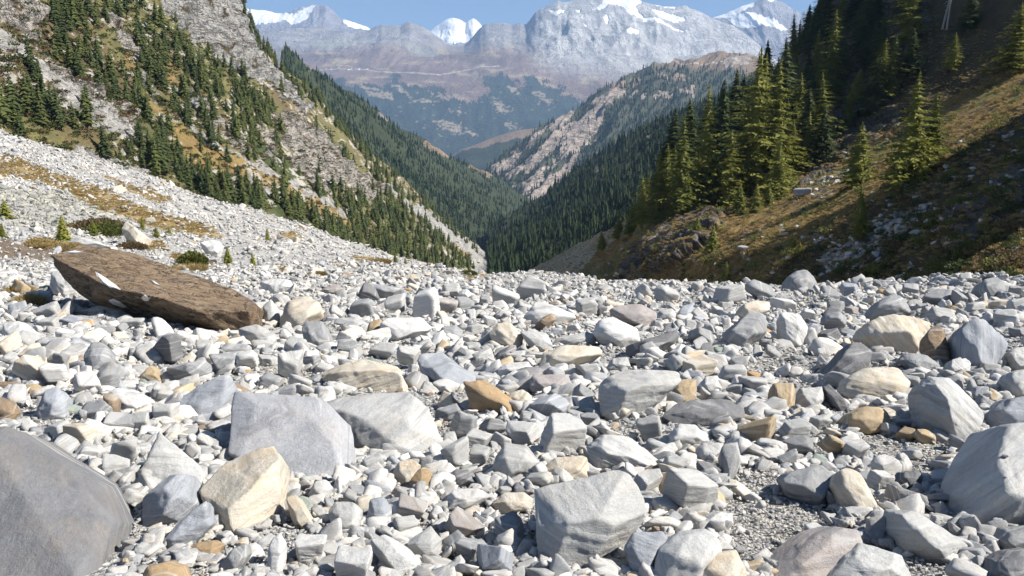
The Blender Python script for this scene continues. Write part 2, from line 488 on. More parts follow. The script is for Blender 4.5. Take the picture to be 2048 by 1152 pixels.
Sheet('far_snow_peak', [[(420, 130, 12500), (790, 130, 12500)],
                        [(420, 30, 14000), (480, 18, 14000), (503, 18, 14000), (530, 20, 14000), (553, 27, 14000), (586, 22, 14000), (600, 14, 14000), (615, 10, 14000), (627, 6, 14000),
                         (638, 11, 14000), (651, 9, 14000), (665, 21, 14000), (683, 37, 14000), (712, 46, 14000), (736, 57, 14000), (760, 75, 14000), (790, 90, 14000)]],
      1.4, 1.4, 'far grey mountain with snow fields on its left shoulder', M_FARM, d_disp(110, 620, 1, 3), col_peak(SNOW_L, (0.27, 0.25, 0.27), (0.36, 0.34, 0.35)), topfade=0.7)
SNOW_C = [[(840, 80), (861, 60), (884, 40), (907, 30), (925, 38), (946, 34), (970, 50), (975, 70), (950, 78), (940, 74), (930, 88), (905, 86), (880, 80)]]
Sheet('far_snow_peak', [[(830, 130, 15500), (1010, 130, 15500)],
                        [(830, 90, 17000), (850, 74, 17000), (861, 62, 17000), (872, 52, 17000), (884, 44, 17000), (896, 37, 17000), (907, 34, 17000), (918, 38, 17000), (925, 42, 17000), (931, 47, 17000), (938, 41, 17000),
                         (946, 37, 17000), (955, 44, 17000), (966, 55, 17000), (985, 75, 17000), (1010, 95, 17000)]],
      1.2, 1.2, 'far double summit white with snow seen through the gap of the ridge', M_FARM, d_disp(90, 420, 1, 9), col_peak(SNOW_C, (0.30, 0.30, 0.33), (0.4, 0.4, 0.42)), topfade=0.7)
SNOW_R = [[(1420, 32), (1450, 26), (1485, 10), (1512, -3), (1506, 12), (1490, 22), (1470, 34), (1440, 37)],
          [(1458, 38), (1480, 30), (1505, 22), (1530, 26), (1560, 44), (1578, 56), (1560, 62), (1540, 52), (1510, 54), (1490, 58), (1470, 50)], [(1527, -8), (1562, -2), (1540, 4)]]
Sheet('far_snow_peak', [[(1380, 180, 11800), (1760, 180, 11800)],
                        [(1380, 70, 14000), (1424, 36, 14000), (1450, 27, 14000), (1470, 20, 14000), (1485, 12, 14000), (1510, 1, 14000), (1527, -6, 14000), (1545, 0, 14000), (1559, 2, 14000), (1578, 13, 14000),
                         (1586, 22, 14000), (1594, 19, 14000), (1602, 28, 14000), (1610, 21, 14000), (1626, 34, 14000), (1660, 50, 14000), (1760, 60, 14000)]],
      1.4, 1.4, 'far rugged purple grey peak with a glacier below its summit, at the right', M_FARM, d_disp(120, 560, 1.2, 14), col_peak(SNOW_R, (0.27, 0.245, 0.25), (0.37, 0.35, 0.35)), topfade=0.7)

SNOW_D = [[(1195, 12), (1215, -12), (1262, -12), (1285, 8), (1270, 16), (1285, 34), (1310, 40), (1345, 50), (1370, 60), (1385, 68), (1360, 60), (1325, 52), (1290, 42), (1262, 30), (1245, 12), (1225, 6), (1200, 16), (1180, 16)],
          [(1300, 18), (1340, 24), (1378, 40), (1350, 44), (1315, 32)], [(1206, 24), (1218, 30), (1218, 44), (1210, 40)], [(1100, 22), (1130, 22), (1128, 30), (1108, 30)],
          [(1250, 66), (1280, 64), (1276, 74), (1258, 76)], [(1150, 20), (1162, 21), (1158, 27)], [(1166, 46), (1176, 48), (1172, 55)], [(1310, 8), (1370, 12), (1350, 15), (1322, 13)]]
FORD = [  # dark forest of the far slope
    [(560, 130), (640, 160), (690, 165), (735, 175), (760, 172), (775, 185), (765, 160), (785, 150), (830, 172), (880, 182), (900, 198), (940, 205), (980, 190), (960, 165), (1000, 150), (1040, 170),
     (1060, 160), (1100, 165), (1150, 190), (1190, 215), (1250, 240), (1500, 260), (1500, 450), (500, 450)]]
MEAD = [[(715, 172), (750, 178), (785, 188), (790, 200), (755, 195), (730, 188)], [(780, 170), (800, 172), (830, 200), (880, 202), (870, 208), (830, 206)], [(900, 223), (925, 222), (920, 232), (905, 232)],
        [(860, 245), (915, 245), (935, 258), (960, 268), (920, 268), (880, 258)], [(985, 195), (1000, 200), (1010, 216), (1030, 222), (1000, 230), (985, 212)], [(1010, 172), (1030, 176), (1045, 190), (1025, 186)],
        [(1063, 182), (1080, 182), (1105, 200), (1108, 208), (1080, 198)], [(945, 148), (955, 146), (950, 170)], [(1005, 242), (1030, 250), (1045, 262), (1015, 258)], [(870, 185), (935, 196), (940, 204), (880, 196)]]
GLEN = [[(775, 80), (860, 88), (880, 110), (850, 112), (830, 95)], [(600, 70), (700, 80), (720, 100), (640, 98)]]
def col_range(V, PX, R):
    q = xyz(V[..., 0] / 900, V[..., 2] / 300, V[..., 1] / 900)
    n = fbm(q, 5, 51); n2 = fbm(q * 4, 4, 58); n3 = fbm(xyz(PX * 0.02, R * 0.1, 3), 4, 60)
    c = np.array([0.165, 0.118, 0.10]) * (1 + 0.5 * n[..., None] + 0.22 * n2[..., None])          # autumn alp, red brown
    c = blend(c, sstep(0.05, 0.4, n3), (0.30, 0.24, 0.16))
    top = sstep(112, 78, R + 14 * n3 + 10 * n) * 0.9
    c = blend(c, top, GREY * 1.1 * (1 + 0.5 * n2[..., None]))
    right = sstep(1040, 1120, PX + 40 * n3) * sstep(170, 100, R + (PX - 1100) * -0.12 + 14 * n)
    c = blend(c, right, PALE * (1 + 0.4 * n2[..., None]))
    c = blend(c, soft(PX, R, GLEN, 6, 5) * 0.6, (0.30, 0.31, 0.26))
    jt = fbm(xyz(PX * 0.25, R * 0.5, 8), 4, 68); f = soft(PX + 9 * jt, R + 9 * jt, FORD, 16, 15, 0.035)
    sp = fbm(xyz(PX * 0.07, R * 0.20, 3), 5, 66) > 0.40
    c = blend(c, f, np.array([0.030, 0.042, 0.032]) * (1 + 0.5 * n2[..., None])); c = blend(c, f & sp & (R > 180), (0.21, 0.19, 0.13))
    c = blend(c, soft(PX, R, MEAD, 7, 25, 0.12) & (fbm(xyz(PX * 0.05, R * 0.22, 9), 4, 67) > -0.12), (0.25, 0.205, 0.15))
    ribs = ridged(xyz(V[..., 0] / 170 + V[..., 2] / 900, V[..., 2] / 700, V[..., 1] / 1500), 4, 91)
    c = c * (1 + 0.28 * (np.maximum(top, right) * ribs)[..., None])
    pth = np.abs(R - interp(PX, [(500, 135), (640, 141), (760, 142), (880, 150), (960, 138), (1020, 136)], 1)) < 0.9
    c = blend(c, pth & (PX < 1000) & (PX > 600), (0.38, 0.34, 0.30))
    m = soft(PX, R, SNOW_D, 3.0, 33, 0.10)
    c = blend(c, m, SNOW)
    return c, np.where(m | f, 0.0, 0.25 + 0.6 * np.maximum(top, right))
def disp_range(V, PX, R):
    a = sstep(150, 60, R) * 150 + 45
    a = np.where(PX > 1080, a * 1.25, a)
    q = xyz(V[..., 0] / 760, V[..., 2] / 1300, V[..., 1] / 3000)
    return a * (ridged(q, 6, 21) - 0.45) + 40 * fbm(q * 0.7, 3, 28)
TOPD = [(480, 70, 10500), (560, 60, 10500), (640, 50, 10800), (700, 66, 10800), (712, 63, 11000), (736, 59, 11000), (750, 51, 11000), (763, 46, 11000), (780, 49, 11000), (801, 52, 11000), (810, 47, 11000), (819, 43, 11000),
        (839, 53, 11000), (863, 66, 11000), (892, 83, 11000), (913, 88, 11000), (928, 88, 11000), (949, 66, 11000), (960, 55, 11000), (972, 47, 11000), (990, 49, 11000), (1008, 46, 11000), (1024, 50, 11000), (1040, 45, 11000), (1051, 48, 11000),
        (1060, 38, 11000), (1071, 26, 11000), (1090, 18, 11000), (1104, 9, 11000), (1115, 1, 11000), (1122, 5, 11000), (1135, 6, 11000), (1150, -2, 11000), (1175, -10, 11000), (1210, -14, 11000), (1260, -10, 11000), (1279, 5, 11000),
        (1300, 9, 11000), (1321, 10, 11000), (1350, 14, 11000), (1372, 12, 11000), (1385, 18, 11000), (1401, 24, 11000), (1427, 36, 11000), (1466, 50, 10800), (1500, 72, 10600), (1540, 110, 10400), (1600, 150, 10200), (1700, 190, 10000)]
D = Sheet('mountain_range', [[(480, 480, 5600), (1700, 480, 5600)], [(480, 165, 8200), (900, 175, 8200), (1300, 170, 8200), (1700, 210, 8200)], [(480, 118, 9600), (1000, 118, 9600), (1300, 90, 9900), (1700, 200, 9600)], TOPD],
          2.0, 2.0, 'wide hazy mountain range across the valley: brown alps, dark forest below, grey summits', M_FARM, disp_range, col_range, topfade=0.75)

# ---- hill with the pale erosion scar, and the small hill before it
M_MID = terrain_material('mid_mountain_ground', 60.0, 0.8, 0.30)
SCAR = [[(1196, 196), (1208, 196), (1228, 180), (1245, 176), (1252, 190), (1230, 200), (1214, 222), (1198, 250), (1175, 275), (1150, 300), (1120, 330), (1095, 352), (1070, 385), (1040, 400), (1050, 372), (1075, 345), (1110, 320), (1130, 290), (1158, 262), (1180, 235)],
        [(1060, 320), (1100, 285), (1150, 240), (1160, 250), (1120, 290), (1080, 325), (1050, 350)], [(1000, 330), (1020, 312), (1040, 300), (1030, 330), (1000, 350), (975, 352)],
        [(1060, 290), (1075, 265), (1085, 268), (1070, 290)], [(1100, 262), (1125, 226), (1150, 216), (1145, 232), (1120, 258)], [(1155, 292), (1190, 268), (1185, 282), (1162, 294)],
        [(1280, 196), (1292, 188), (1295, 200), (1285, 205)], [(1310, 190), (1345, 186), (1340, 200), (1318, 198)], [(1355, 180), (1390, 180), (1388, 192), (1362, 192)], [(1260, 190), (1270, 183), (1272, 200)],
        [(1440, 132), (1462, 116), (1490, 108), (1505, 118), (1490, 132), (1462, 138)]]
def col_scar(V, PX, R):
    n = fbm(xyz(V[..., 0] / 90, V[..., 1] / 120, V[..., 2] / 60), 5, 81)
    c = np.array([0.055, 0.060, 0.035]) * (1 + 0.5 * n[..., None])
    alp = sstep(150, 128, R + 10 * n + (1400 - PX) * 0.07) * 1.0
    c = blend(c, alp, np.array([0.17, 0.125, 0.085]) * (1 + 0.5 * n[..., None]))
    c = blend(c, soft(PX, R, [[(1225, 168), (1262, 156), (1285, 160), (1255, 180), (1240, 200), (1218, 190)], [(1310, 152), (1380, 150), (1370, 165), (1320, 162)]], 7, 6, 0.06), (0.21, 0.165, 0.12))
    sc = soft(PX, R, SCAR, 8, 45, 0.06)
    # gullies of bare earth run down towards the lower left
    k = (PX + R * 1.15); st = fbm(xyz(k * 0.045, (PX - R) * 0.006, 2), 4, 90)
    gl = (st > 0.09) & inpoly(PX, R, [(930, 400), (1000, 310), (1100, 240), (1190, 200), (1210, 230), (1150, 330), (1060, 420)])
    m = sc | gl
    c = blend(c, m, np.array([0.40, 0.335, 0.285]) * (1 + 0.25 * n[..., None]))
    pth = (np.abs(R - interp(PX, [(1300, 128), (1350, 122), (1400, 131), (1480, 128)], 1)) < 0.8) & (PX > 1330) & (PX < 1480)
    c = blend(c, pth, (0.42, 0.36, 0.30))
    return c, m * 0.7
def disp_scar(V, PX, R):
    k = PX + R * 1.1
    return 34 * (ridged(xyz(k * 0.022, (PX - R) * 0.006, 1), 5, 95) - 0.4) + 10 * fbm(V / 90, 4, 96)
TOPE = [(940, 365, 3100), (960, 348, 3200), (972, 336, 3300), (1002, 313, 3400), (1061, 269, 3500), (1100, 245, 3600), (1112, 235, 3650), (1177, 200, 3800), (1225, 169, 3900), (1273, 147, 4000), (1308, 129, 4100), (1347, 121, 4200), (1379, 113, 4200),
        (1405, 115, 4250), (1427, 109, 4300), (1462, 104, 4300), (1491, 105, 4300), (1520, 120, 4300), (1560, 135, 4300), (1760, 190, 4300)]
E = Sheet('scarred_mountain', [[(940, 520, 2300), (1400, 460, 2300), (1760, 460, 2300)], TOPE], 1.6, 1.6,
          'rounded mountain with forest and a long bare pinkish erosion scar', M_MID, disp_scar, col_scar)
def col_e2(V, PX, R):
    n = fbm(xyz(PX * 0.05, R * 0.1, 2), 4, 83)
    c = np.array([0.04, 0.05, 0.032]) * (1 + 0.4 * n[..., None])
    edge = interp(PX, [(880, 330), (925, 302), (960, 296), (1000, 284), (1030, 276), (1075, 272)], 1)
    c = blend(c, R < edge + 8 * n, (0.21, 0.155, 0.11))
    return c, np.zeros(PX.shape)
E2 = Sheet('wooded_foothill', [[(880, 420, 4200), (1150, 400, 4200)], [(880, 325, 4900), (905, 312, 5000), (925, 300, 5000), (950, 289, 5000), (1000, 269, 5000), (1040, 259, 5000), (1075, 256, 5000), (1150, 262, 5000)]],
           2, 2, 'low wooded foothill with a brown meadow on its crest', M_MID, lambda V, a, b: 14 * fbm(V / 200, 4, 3), col_e2)

# ---- forested slopes left and right of the valley
def col_c(V, PX, R):
    n = fbm(xyz(V[..., 0] / 60, V[..., 1] / 90, V[..., 2] / 60), 4, 101)
    c = np.array([0.035, 0.045, 0.02]) * (1 + 0.4 * n[..., None])
    m = soft(PX, R, [[(845, 285), (870, 292), (905, 312), (912, 322), (880, 312), (850, 298)], [(930, 320), (960, 335), (988, 355), (975, 360), (940, 340)], [(600, 122), (625, 135), (622, 142), (600, 132)], [(755, 218), (775, 226), (770, 238), (758, 230)]], 4, 7, 0.08)
    c = blend(c, m, (0.33, 0.25, 0.17))
    k = soft(PX, R, [[(600, 128), (622, 140), (615, 150), (600, 140)], [(748, 222), (780, 240), (770, 248), (750, 235)]], 4, 8, 0.08)
    c = blend(c, k, (0.34, 0.30, 0.26))
    return c, (m | k) * 0.8
C = Sheet('left_forest_slope', [[(560, 420, 800), (750, 470, 900), (950, 560, 1000), (1090, 560, 1100)],
                                [(560, 98, 1500), (603, 130, 1550), (677, 176, 1650), (736, 213, 1750), (795, 251, 1850), (854, 289, 1950), (913, 322, 2050), (957, 345, 2150), (1010, 372, 2250), (1058, 399, 2300), (1090, 430, 2300)]],
          3, 3, 'steep dark forest slope descending from the left to the valley floor', M_MID, lambda V, a, b: 16 * fbm(V / 160, 4, 5) + 8 * ridged(xyz(V[..., 1] / 120, V[..., 0] / 300, 0), 3, 6), col_c)
def col_f(V, PX, R):
    n = fbm(xyz(V[..., 0] / 40, V[..., 1] / 60, V[..., 2] / 40), 4, 111)
    c = np.array([0.04, 0.048, 0.02]) * (1 + 0.4 * n[..., None])
    m = soft(PX, R, [[(1188, 330), (1196, 325), (1200, 350), (1190, 362)], [(1286, 272), (1300, 272), (1298, 282)], [(1430, 186), (1452, 178), (1450, 196)]], 4, 9, 0.08)
    c = blend(c, m, (0.30, 0.26, 0.19))
    return c, m * 0.8
FS = Sheet('right_forest_slope', [[(975, 560, 620), (1060, 575, 600), (1250, 560, 560), (1420, 540, 520), (1650, 520, 520)],
                                  [(975, 462, 1250), (1000, 446, 1300), (1060, 404, 1400), (1093, 385, 1400), (1160, 336, 1400), (1257, 270, 1400), (1321, 238, 1380), (1398, 212, 1350), (1450, 190, 1300), (1650, 150, 1250)]],
           3, 3, 'dense spruce forest slope on the right side of the valley', M_MID, lambda V, a, b: 12 * fbm(V / 110, 4, 5), col_f)

# ---- left valley wall
M_WALL = terrain_material('valley_wall_ground', 7.0, 1.0, 0.46)
CLIFF = [[(296, -20), (478, -20), (500, 50), (540, 105), (590, 168), (625, 205), (612, 232), (575, 196), (545, 172), (500, 150), (455, 133), (415, 85), (372, 50), (330, 15)],
         [(545, 228), (598, 232), (640, 262), (690, 296), (705, 340), (690, 372), (640, 388), (610, 360), (585, 330), (562, 280)],
         [(700, 322), (740, 345), (772, 380), (748, 402), (700, 380)], [(-20, -30), (80, -30), (92, 30), (60, 70), (70, 120), (110, 150), (160, 165), (215, 225), (262, 262), (215, 245), (150, 190), (90, 150), (40, 90), (-20, 60)],
         [(195, 15), (240, 30), (285, 95), (290, 112), (250, 90), (232, 60)], [(372, 175), (405, 200), (445, 250), (420, 255), (385, 220)], [(230, 210), (270, 222), (262, 255), (232, 245)],
         [(410, 215), (470, 265), (530, 320), (520, 330), (455, 290), (410, 250)], [(520, 250), (545, 262), (560, 330), (540, 330)], [(280, 130), (310, 165), (335, 215), (318, 210), (290, 170)]]
SCREE = [[(-20, 75), (30, 105), (90, 150), (160, 195), (225, 240), (270, 275), (330, 300), (290, 300), (235, 282), (180, 262), (120, 210), (60, 150), (-20, 110)],
         [(330, 222), (380, 255), (450, 305), (540, 340), (620, 378), (700, 425), (690, 432), (600, 385), (500, 340), (420, 295)],
         [(770, 360), (830, 405), (900, 450), (960, 492), (1020, 525), (1060, 548), (1000, 560), (960, 520), (900, 475), (830, 425), (775, 382)],
         [(940, 500), (985, 520), (1010, 560), (960, 570)], [(150, 290), (230, 320), (300, 350), (260, 360), (150, 330)], [(330, 320), (400, 350), (370, 360)], [(480, 360), (560, 395), (520, 400)]]
GOLD = [[(248, 98), (270, 110), (285, 150), (300, 190), (340, 235), (400, 280), (470, 315), (560, 350), (640, 392), (700, 430), (735, 455), (690, 452), (600, 412), (500, 372), (420, 352), (370, 325), (360, 290), (320, 240), (285, 190), (255, 140)],
        [(335, 95), (350, 105), (362, 150), (355, 190), (335, 170)], [(485, 45), (515, 75), (520, 92), (495, 75)], [(560, 180), (600, 205), (620, 240), (600, 232)], [(700, 430), (760, 470), (740, 480)], [(840, 430), (900, 470), (960, 515), (930, 510)]]
def wall_masks(PX, R):
    return soft(PX, R, CLIFF, 15, 71, 0.035), soft(PX, R, SCREE, 9, 72, 0.05), soft(PX, R, GOLD, 12, 73, 0.04)
def col_wall(V, PX, R):
    n = fbm(V / 14, 5, 121); n2 = fbm(V / 40, 3, 122); n3 = fbm(V / 4, 3, 123)
    cl, sc, go = wall_masks(PX, R)
    c = np.array([0.155, 0.14, 0.058]) * (1 + 0.5 * n[..., None])
    c = blend(c, sstep(0.0, 0.3, n2 + 0.4 * n) * 0.8, (0.12, 0.083, 0.045))          # reddish dwarf shrubs
    c = blend(c, sstep(0.05, 0.35, -n2), (0.06, 0.075, 0.025))
    c = blend(c, go, np.array([0.235, 0.165, 0.065]) * (1 + 0.45 * n[..., None]))
    c = blend(c, (n + 0.8 * n3) > 0.26, (0.36, 0.34, 0.30))          # scattered bare slabs
    c = blend(c, sc, np.array([0.40, 0.385, 0.36]) * (1 + 0.3 * n3[..., None]))
    veg = cl & (fbm(xyz(V[..., 0] / 9, V[..., 1] / 9, V[..., 2] / 5), 4, 126) > 0.26)
    c = blend(c, cl, np.array([0.46, 0.42, 0.37]) * (1 + 0.3 * n[..., None] + 0.25 * n3[..., None]))
    up = cl & (R < 220) & (PX > 280)
    c = blend(c, up, np.array([0.43, 0.415, 0.39]) * (1 + 0.35 * n[..., None]))
    c = blend(c, veg, (0.15, 0.105, 0.05))
    return c, np.where(cl, 1.0, np.where(sc, 0.5, 0.08))
def disp_wall(V, PX, R):
    cl, sc, go = wall_masks(PX, R)
    rough = np.where(cl, 1.0, 0.25)
    for _ in range(3):
        rough = (rough + np.roll(rough, 1, 0) + np.roll(rough, -1, 0) + np.roll(rough, 1, 1) + np.roll(rough, -1, 1)) / 5
    q = xyz(V[..., 1] / 26, V[..., 0] / 30, V[..., 2] / 30)
    st = fbm(xyz(V[..., 0] / 30, V[..., 1] / 60, V[..., 2] / 7), 3, 133)
    led = np.round(st * 5) / 5
    return 7 * fbm(V / 90, 3, 131) + rough * (5.0 * (ridged(q, 5, 132) - 0.4) + 5.0 * led) + 0.7 * fbm(V / 5, 3, 135)
B = Sheet('left_valley_wall', [[(-150, 262, 188), (0, 310, 195), (210, 380, 215), (430, 460, 240), (640, 520, 300), (820, 570, 380), (960, 600, 480), (1068, 605, 600)],
                               [(-150, -690, 560), (0, -520, 560), (200, -300, 560), (400, -85, 540), (470, -10, 520), (487, 10, 520), (500, 48, 520), (515, 65, 530), (540, 97, 540), (575, 137, 560), (620, 175, 600), (680, 238, 650), (720, 280, 680), (780, 340, 720),
                                (830, 385, 760), (900, 445, 820), (960, 497, 880), (1000, 523, 930), (1050, 548, 1000), (1068, 556, 1000)]],
          2.6, 3.0, 'steep left valley wall of pale cliffs, scree chutes and dry grass', M_WALL, disp_wall, col_wall)

# ---- right slope
M_SLOPE = terrain_material('right_slope_ground', 2.2, 1.0, 0.40)
OUTCROP = [[(1238, 560), (1262, 510), (1290, 478), (1322, 458), (1372, 446), (1420, 424), (1452, 432), (1430, 470), (1400, 498), (1360, 522), (1310, 556)]]
RCLIFF = [[(1560, 140), (1620, 20), (1680, -40), (1760, -60), (1850, -60), (1860, 60), (1800, 110), (1730, 160), (1650, 235), (1600, 260), (1590, 350), (1560, 340), (1580, 240)], [(1640, 250), (1760, 170), (1800, 230), (1700, 320), (1600, 380), (1600, 330)],
          [(1880, 430), (1960, 380), (2048, 330), (2048, 420), (1960, 480), (1890, 520)], [(1290, 430), (1420, 330), (1440, 380), (1330, 450)]]
RPALE = [[(1030, 560), (1055, 538), (1150, 488), (1250, 436), (1285, 426), (1240, 470), (1150, 548), (1060, 560)]]
RSTONE = [[(1610, 385), (1650, 355), (1700, 335), (1710, 350), (1660, 390), (1640, 400)], [(1640, 520), (1720, 470), (1800, 420), (1870, 400), (1800, 470), (1720, 530), (1660, 548)], [(1480, 470), (1530, 450), (1540, 462), (1500, 478)], [(1600, 480), (1640, 465), (1650, 478), (1620, 490)]]
PAINTED_SHADE = [[(1500, 600), (1540, 540), (1640, 480), (1730, 430), (1810, 376), (1900, 315), (2060, 205), (2500, -60), (2900, 0), (2900, 700), (1400, 700)],
         [(1280, 440), (1430, 395), (1560, 350), (1640, 300), (1700, 290), (1850, 225), (2060, 120), (2900, -400), (2900, -1300), (1600, -1300), (1500, 100), (1270, 400)]]  # shaded parts of the slope, either side of the sunlit strip
def col_slope(V, PX, R):
    n = fbm(V / 5, 5, 151); n2 = fbm(V / 16, 3, 152); n3 = fbm(V / 1.4, 3, 153)
    c = np.array([0.25, 0.17, 0.065]) * (1 + 0.45 * n[..., None] + 0.3 * n3[..., None])
    c = blend(c, sstep(0.05, 0.3, n2 + 0.3 * n), (0.15, 0.15, 0.05))
    c = blend(c, sstep(0.1, 0.35, -n2 + 0.4 * n3), (0.17, 0.105, 0.055))
    shade_m = soft(PX, R, PAINTED_SHADE, 10, 78, 0.04)
    c = blend(c, shade_m * 0.85, np.array([0.048, 0.038, 0.021]) * (1 + 0.5 * n[..., None]))  # shade put into the ground colour: slope darkened outside the sunlit strip
    pl = soft(PX, R, RPALE, 5, 74, 0.05)
    c = blend(c, pl, np.array([0.42, 0.36, 0.25]) * (1 + 0.5 * n[..., None]))
    oc = soft(PX, R, OUTCROP, 8, 75, 0.06); rc = soft(PX, R, RCLIFF, 12, 76, 0.04) & (n3 > -0.25)
    c = blend(c, rc, np.array([0.20, 0.175, 0.15]) * (1 + 0.5 * n[..., None]))
    band = fbm(xyz(V[..., 0] / 6 + V[..., 2] * 0.1, V[..., 1] / 9, V[..., 2] / 1.3 + V[..., 0] * 0.25), 4, 160)
    c = blend(c, oc, np.array([0.20, 0.185, 0.175]) * (1 + 1.2 * band[..., None]))
    c = blend(c, oc & (n > 0.22), (0.19, 0.13, 0.06))
    st = soft(PX, R, RSTONE, 8, 79, 0.05) & (n3 > -0.1)
    c = blend(c, st, (0.42, 0.41, 0.39))
    return c, np.where(oc | rc, 1.0, np.where(st, 0.7, 0.1))
def disp_slope(V, PX, R):
    oc = soft(PX, R, OUTCROP, 8, 75, 0.06); rc = soft(PX, R, RCLIFF, 12, 76, 0.04)
    r = np.where(oc, 1.0, np.where(rc, 1.3, 0.12))
    for _ in range(4):
        r = (r + np.roll(r, 1, 0) + np.roll(r, -1, 0) + np.roll(r, 1, 1) + np.roll(r, -1, 1)) / 5
    return 1.2 * fbm(V / 14, 3, 171) + r * (2.0 * (ridged(V / np.array([7.0, 7.0, 5.0]), 5, 172) - 0.3)) + 0.25 * fbm(V / 1.6, 3, 173) + oc * 1.5
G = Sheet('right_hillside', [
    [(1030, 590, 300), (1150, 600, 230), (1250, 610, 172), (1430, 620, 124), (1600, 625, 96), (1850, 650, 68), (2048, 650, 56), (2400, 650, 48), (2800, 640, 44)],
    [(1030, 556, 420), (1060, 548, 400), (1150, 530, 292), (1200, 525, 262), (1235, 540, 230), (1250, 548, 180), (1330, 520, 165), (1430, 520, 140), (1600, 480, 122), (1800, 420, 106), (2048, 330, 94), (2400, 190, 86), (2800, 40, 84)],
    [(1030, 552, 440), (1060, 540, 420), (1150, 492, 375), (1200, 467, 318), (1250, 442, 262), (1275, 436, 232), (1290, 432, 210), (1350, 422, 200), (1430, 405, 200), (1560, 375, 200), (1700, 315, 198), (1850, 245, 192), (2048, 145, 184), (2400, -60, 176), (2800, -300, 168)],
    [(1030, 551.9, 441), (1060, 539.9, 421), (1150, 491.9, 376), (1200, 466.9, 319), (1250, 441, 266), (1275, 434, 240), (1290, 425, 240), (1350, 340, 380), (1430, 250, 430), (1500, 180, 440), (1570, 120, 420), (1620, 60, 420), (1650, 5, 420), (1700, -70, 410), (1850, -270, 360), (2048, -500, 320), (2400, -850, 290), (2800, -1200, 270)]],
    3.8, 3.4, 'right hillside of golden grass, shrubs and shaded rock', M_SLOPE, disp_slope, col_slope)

# crag added out of view, crest shaped to shade the foot of the hillside
def crag():
    bd = [(1440, 552), (1500, 545), (1560, 520), (1640, 470), (1720, 425), (1800, 372), (1880, 322), (1960, 262), (2044, 205)]
    p, ok = G.at([q[0] for q in bd], [q[1] for q in bd]); p = p[ok]
    S = np.array(SUN_DIR)
    t = (0.70 * p[:, 1] + 26 - p[:, 0]) / (S[0] - 0.70 * S[1])
    q = p + S[None] * t[:, None]
    q = q[np.argsort(q[:, 1])]
    ys = np.linspace(68, 130, 62)
    zc = np.interp(ys, [68, 72, 78, 86, 93, 108, 112, 118, 127, 129], [4, 22, 31, 36, 38, 38, 36.5, 35, 33, 10])
    xc = 0.70 * ys + 26
    off = np.linspace(-1, 1, 25)
    rows = []
    for k in range(len(ys)):
        h = zc[k] + 30
        x = xc[k] + np.where(off < 0, off * 9, off * 30); z = zc[k] - np.where(off < 0, np.abs(off) ** 0.8 * h, np.abs(off) ** 1.2 * h)
        rows.append(np.stack([x, np.full(25, ys[k]), z], -1))
    V = np.array(rows); V += (0.9 * fbm(V / 6, 4, 500))[..., None] * np.array([1, 0.6, 0.5])
    c = np.ones(V.shape[:2] + (4,)); c[..., :3] = np.array([0.25, 0.22, 0.19]) * (1 + 0.4 * fbm(V / 5, 4, 501)[..., None])
    me = mesh_from('shadow_crag', V.reshape(-1, 3), grid_faces(len(ys), 25), [M_SLOPE], True, attrs={'col': ('FLOAT_COLOR', c.reshape(-1, 4)), 'rk': ('FLOAT', np.ones(len(ys) * 25))})
    tag(link('shadow_crag', me), 'unseen crag added beyond the view to shade the foot of the right hillside', kind='structure')
crag()

# ---- floor of the land under everything, out to the horizon
t_ = NT('lowland'); M_LOW = t_.base((0.08, 0.09, 0.06, 1))
n_ = 24; gx, gy = np.meshgrid(np.linspace(-19000, 19000, n_), np.linspace(-4500, 21000, n_))
tag(link('valley_floor', mesh_from('valley_floor', xyz(gx, gy, -1500 + 40 * fbm(xyz(gx / 4000, gy / 4000, 0), 2, 2)).reshape(-1, 3), grid_faces(n_, n_), [M_LOW], True)),
    'low valley floor far below the forested slopes', kind='structure')
# ---------------------------------------------------------------- stones
def ico(level):
    bm = bmesh.new(); bmesh.ops.create_icosphere(bm, subdivisions=level, radius=1.0)
    v = np.array([x.co[:] for x in bm.verts]); f = np.array([[q.index for q in x.verts] for x in bm.faces], np.int32); bm.free()
    return v / np.linalg.norm(v, axis=1)[:, None], f
ICO = {k: ico(k) for k in (2, 3, 4, 5, 6)}
def hull_planes(pts, merge=0.90):
    bm = bmesh.new()
    for p in pts: bm.verts.new(p)
    bmesh.ops.convex_hull(bm, input=list(bm.verts))
    bm.normal_update()
    N, D, A = [], [], []
    for f in bm.faces:
        a = f.calc_area()
        if a > 1e-7: N.append(f.normal[:]); D.append(f.normal.dot(f.verts[0].co)); A.append(a)
    bm.free()
    N, D, A = np.array(N), np.array(D), np.array(A)
    # faces that nearly share a plane become one plane
    N2, D2 = [], []; left = np.ones(len(N), bool)
    for k in np.argsort(-A):
        if not left[k]: continue
        g = left & (N @ N[k] > merge); left &= ~g
        nn = (N[g] * A[g, None]).sum(0); nn /= np.linalg.norm(nn)
        N2.append(nn); D2.append(max(1e-3, float((D[g] * A[g]).sum() / A[g].sum())))
    return np.array(N2), np.array(D2)
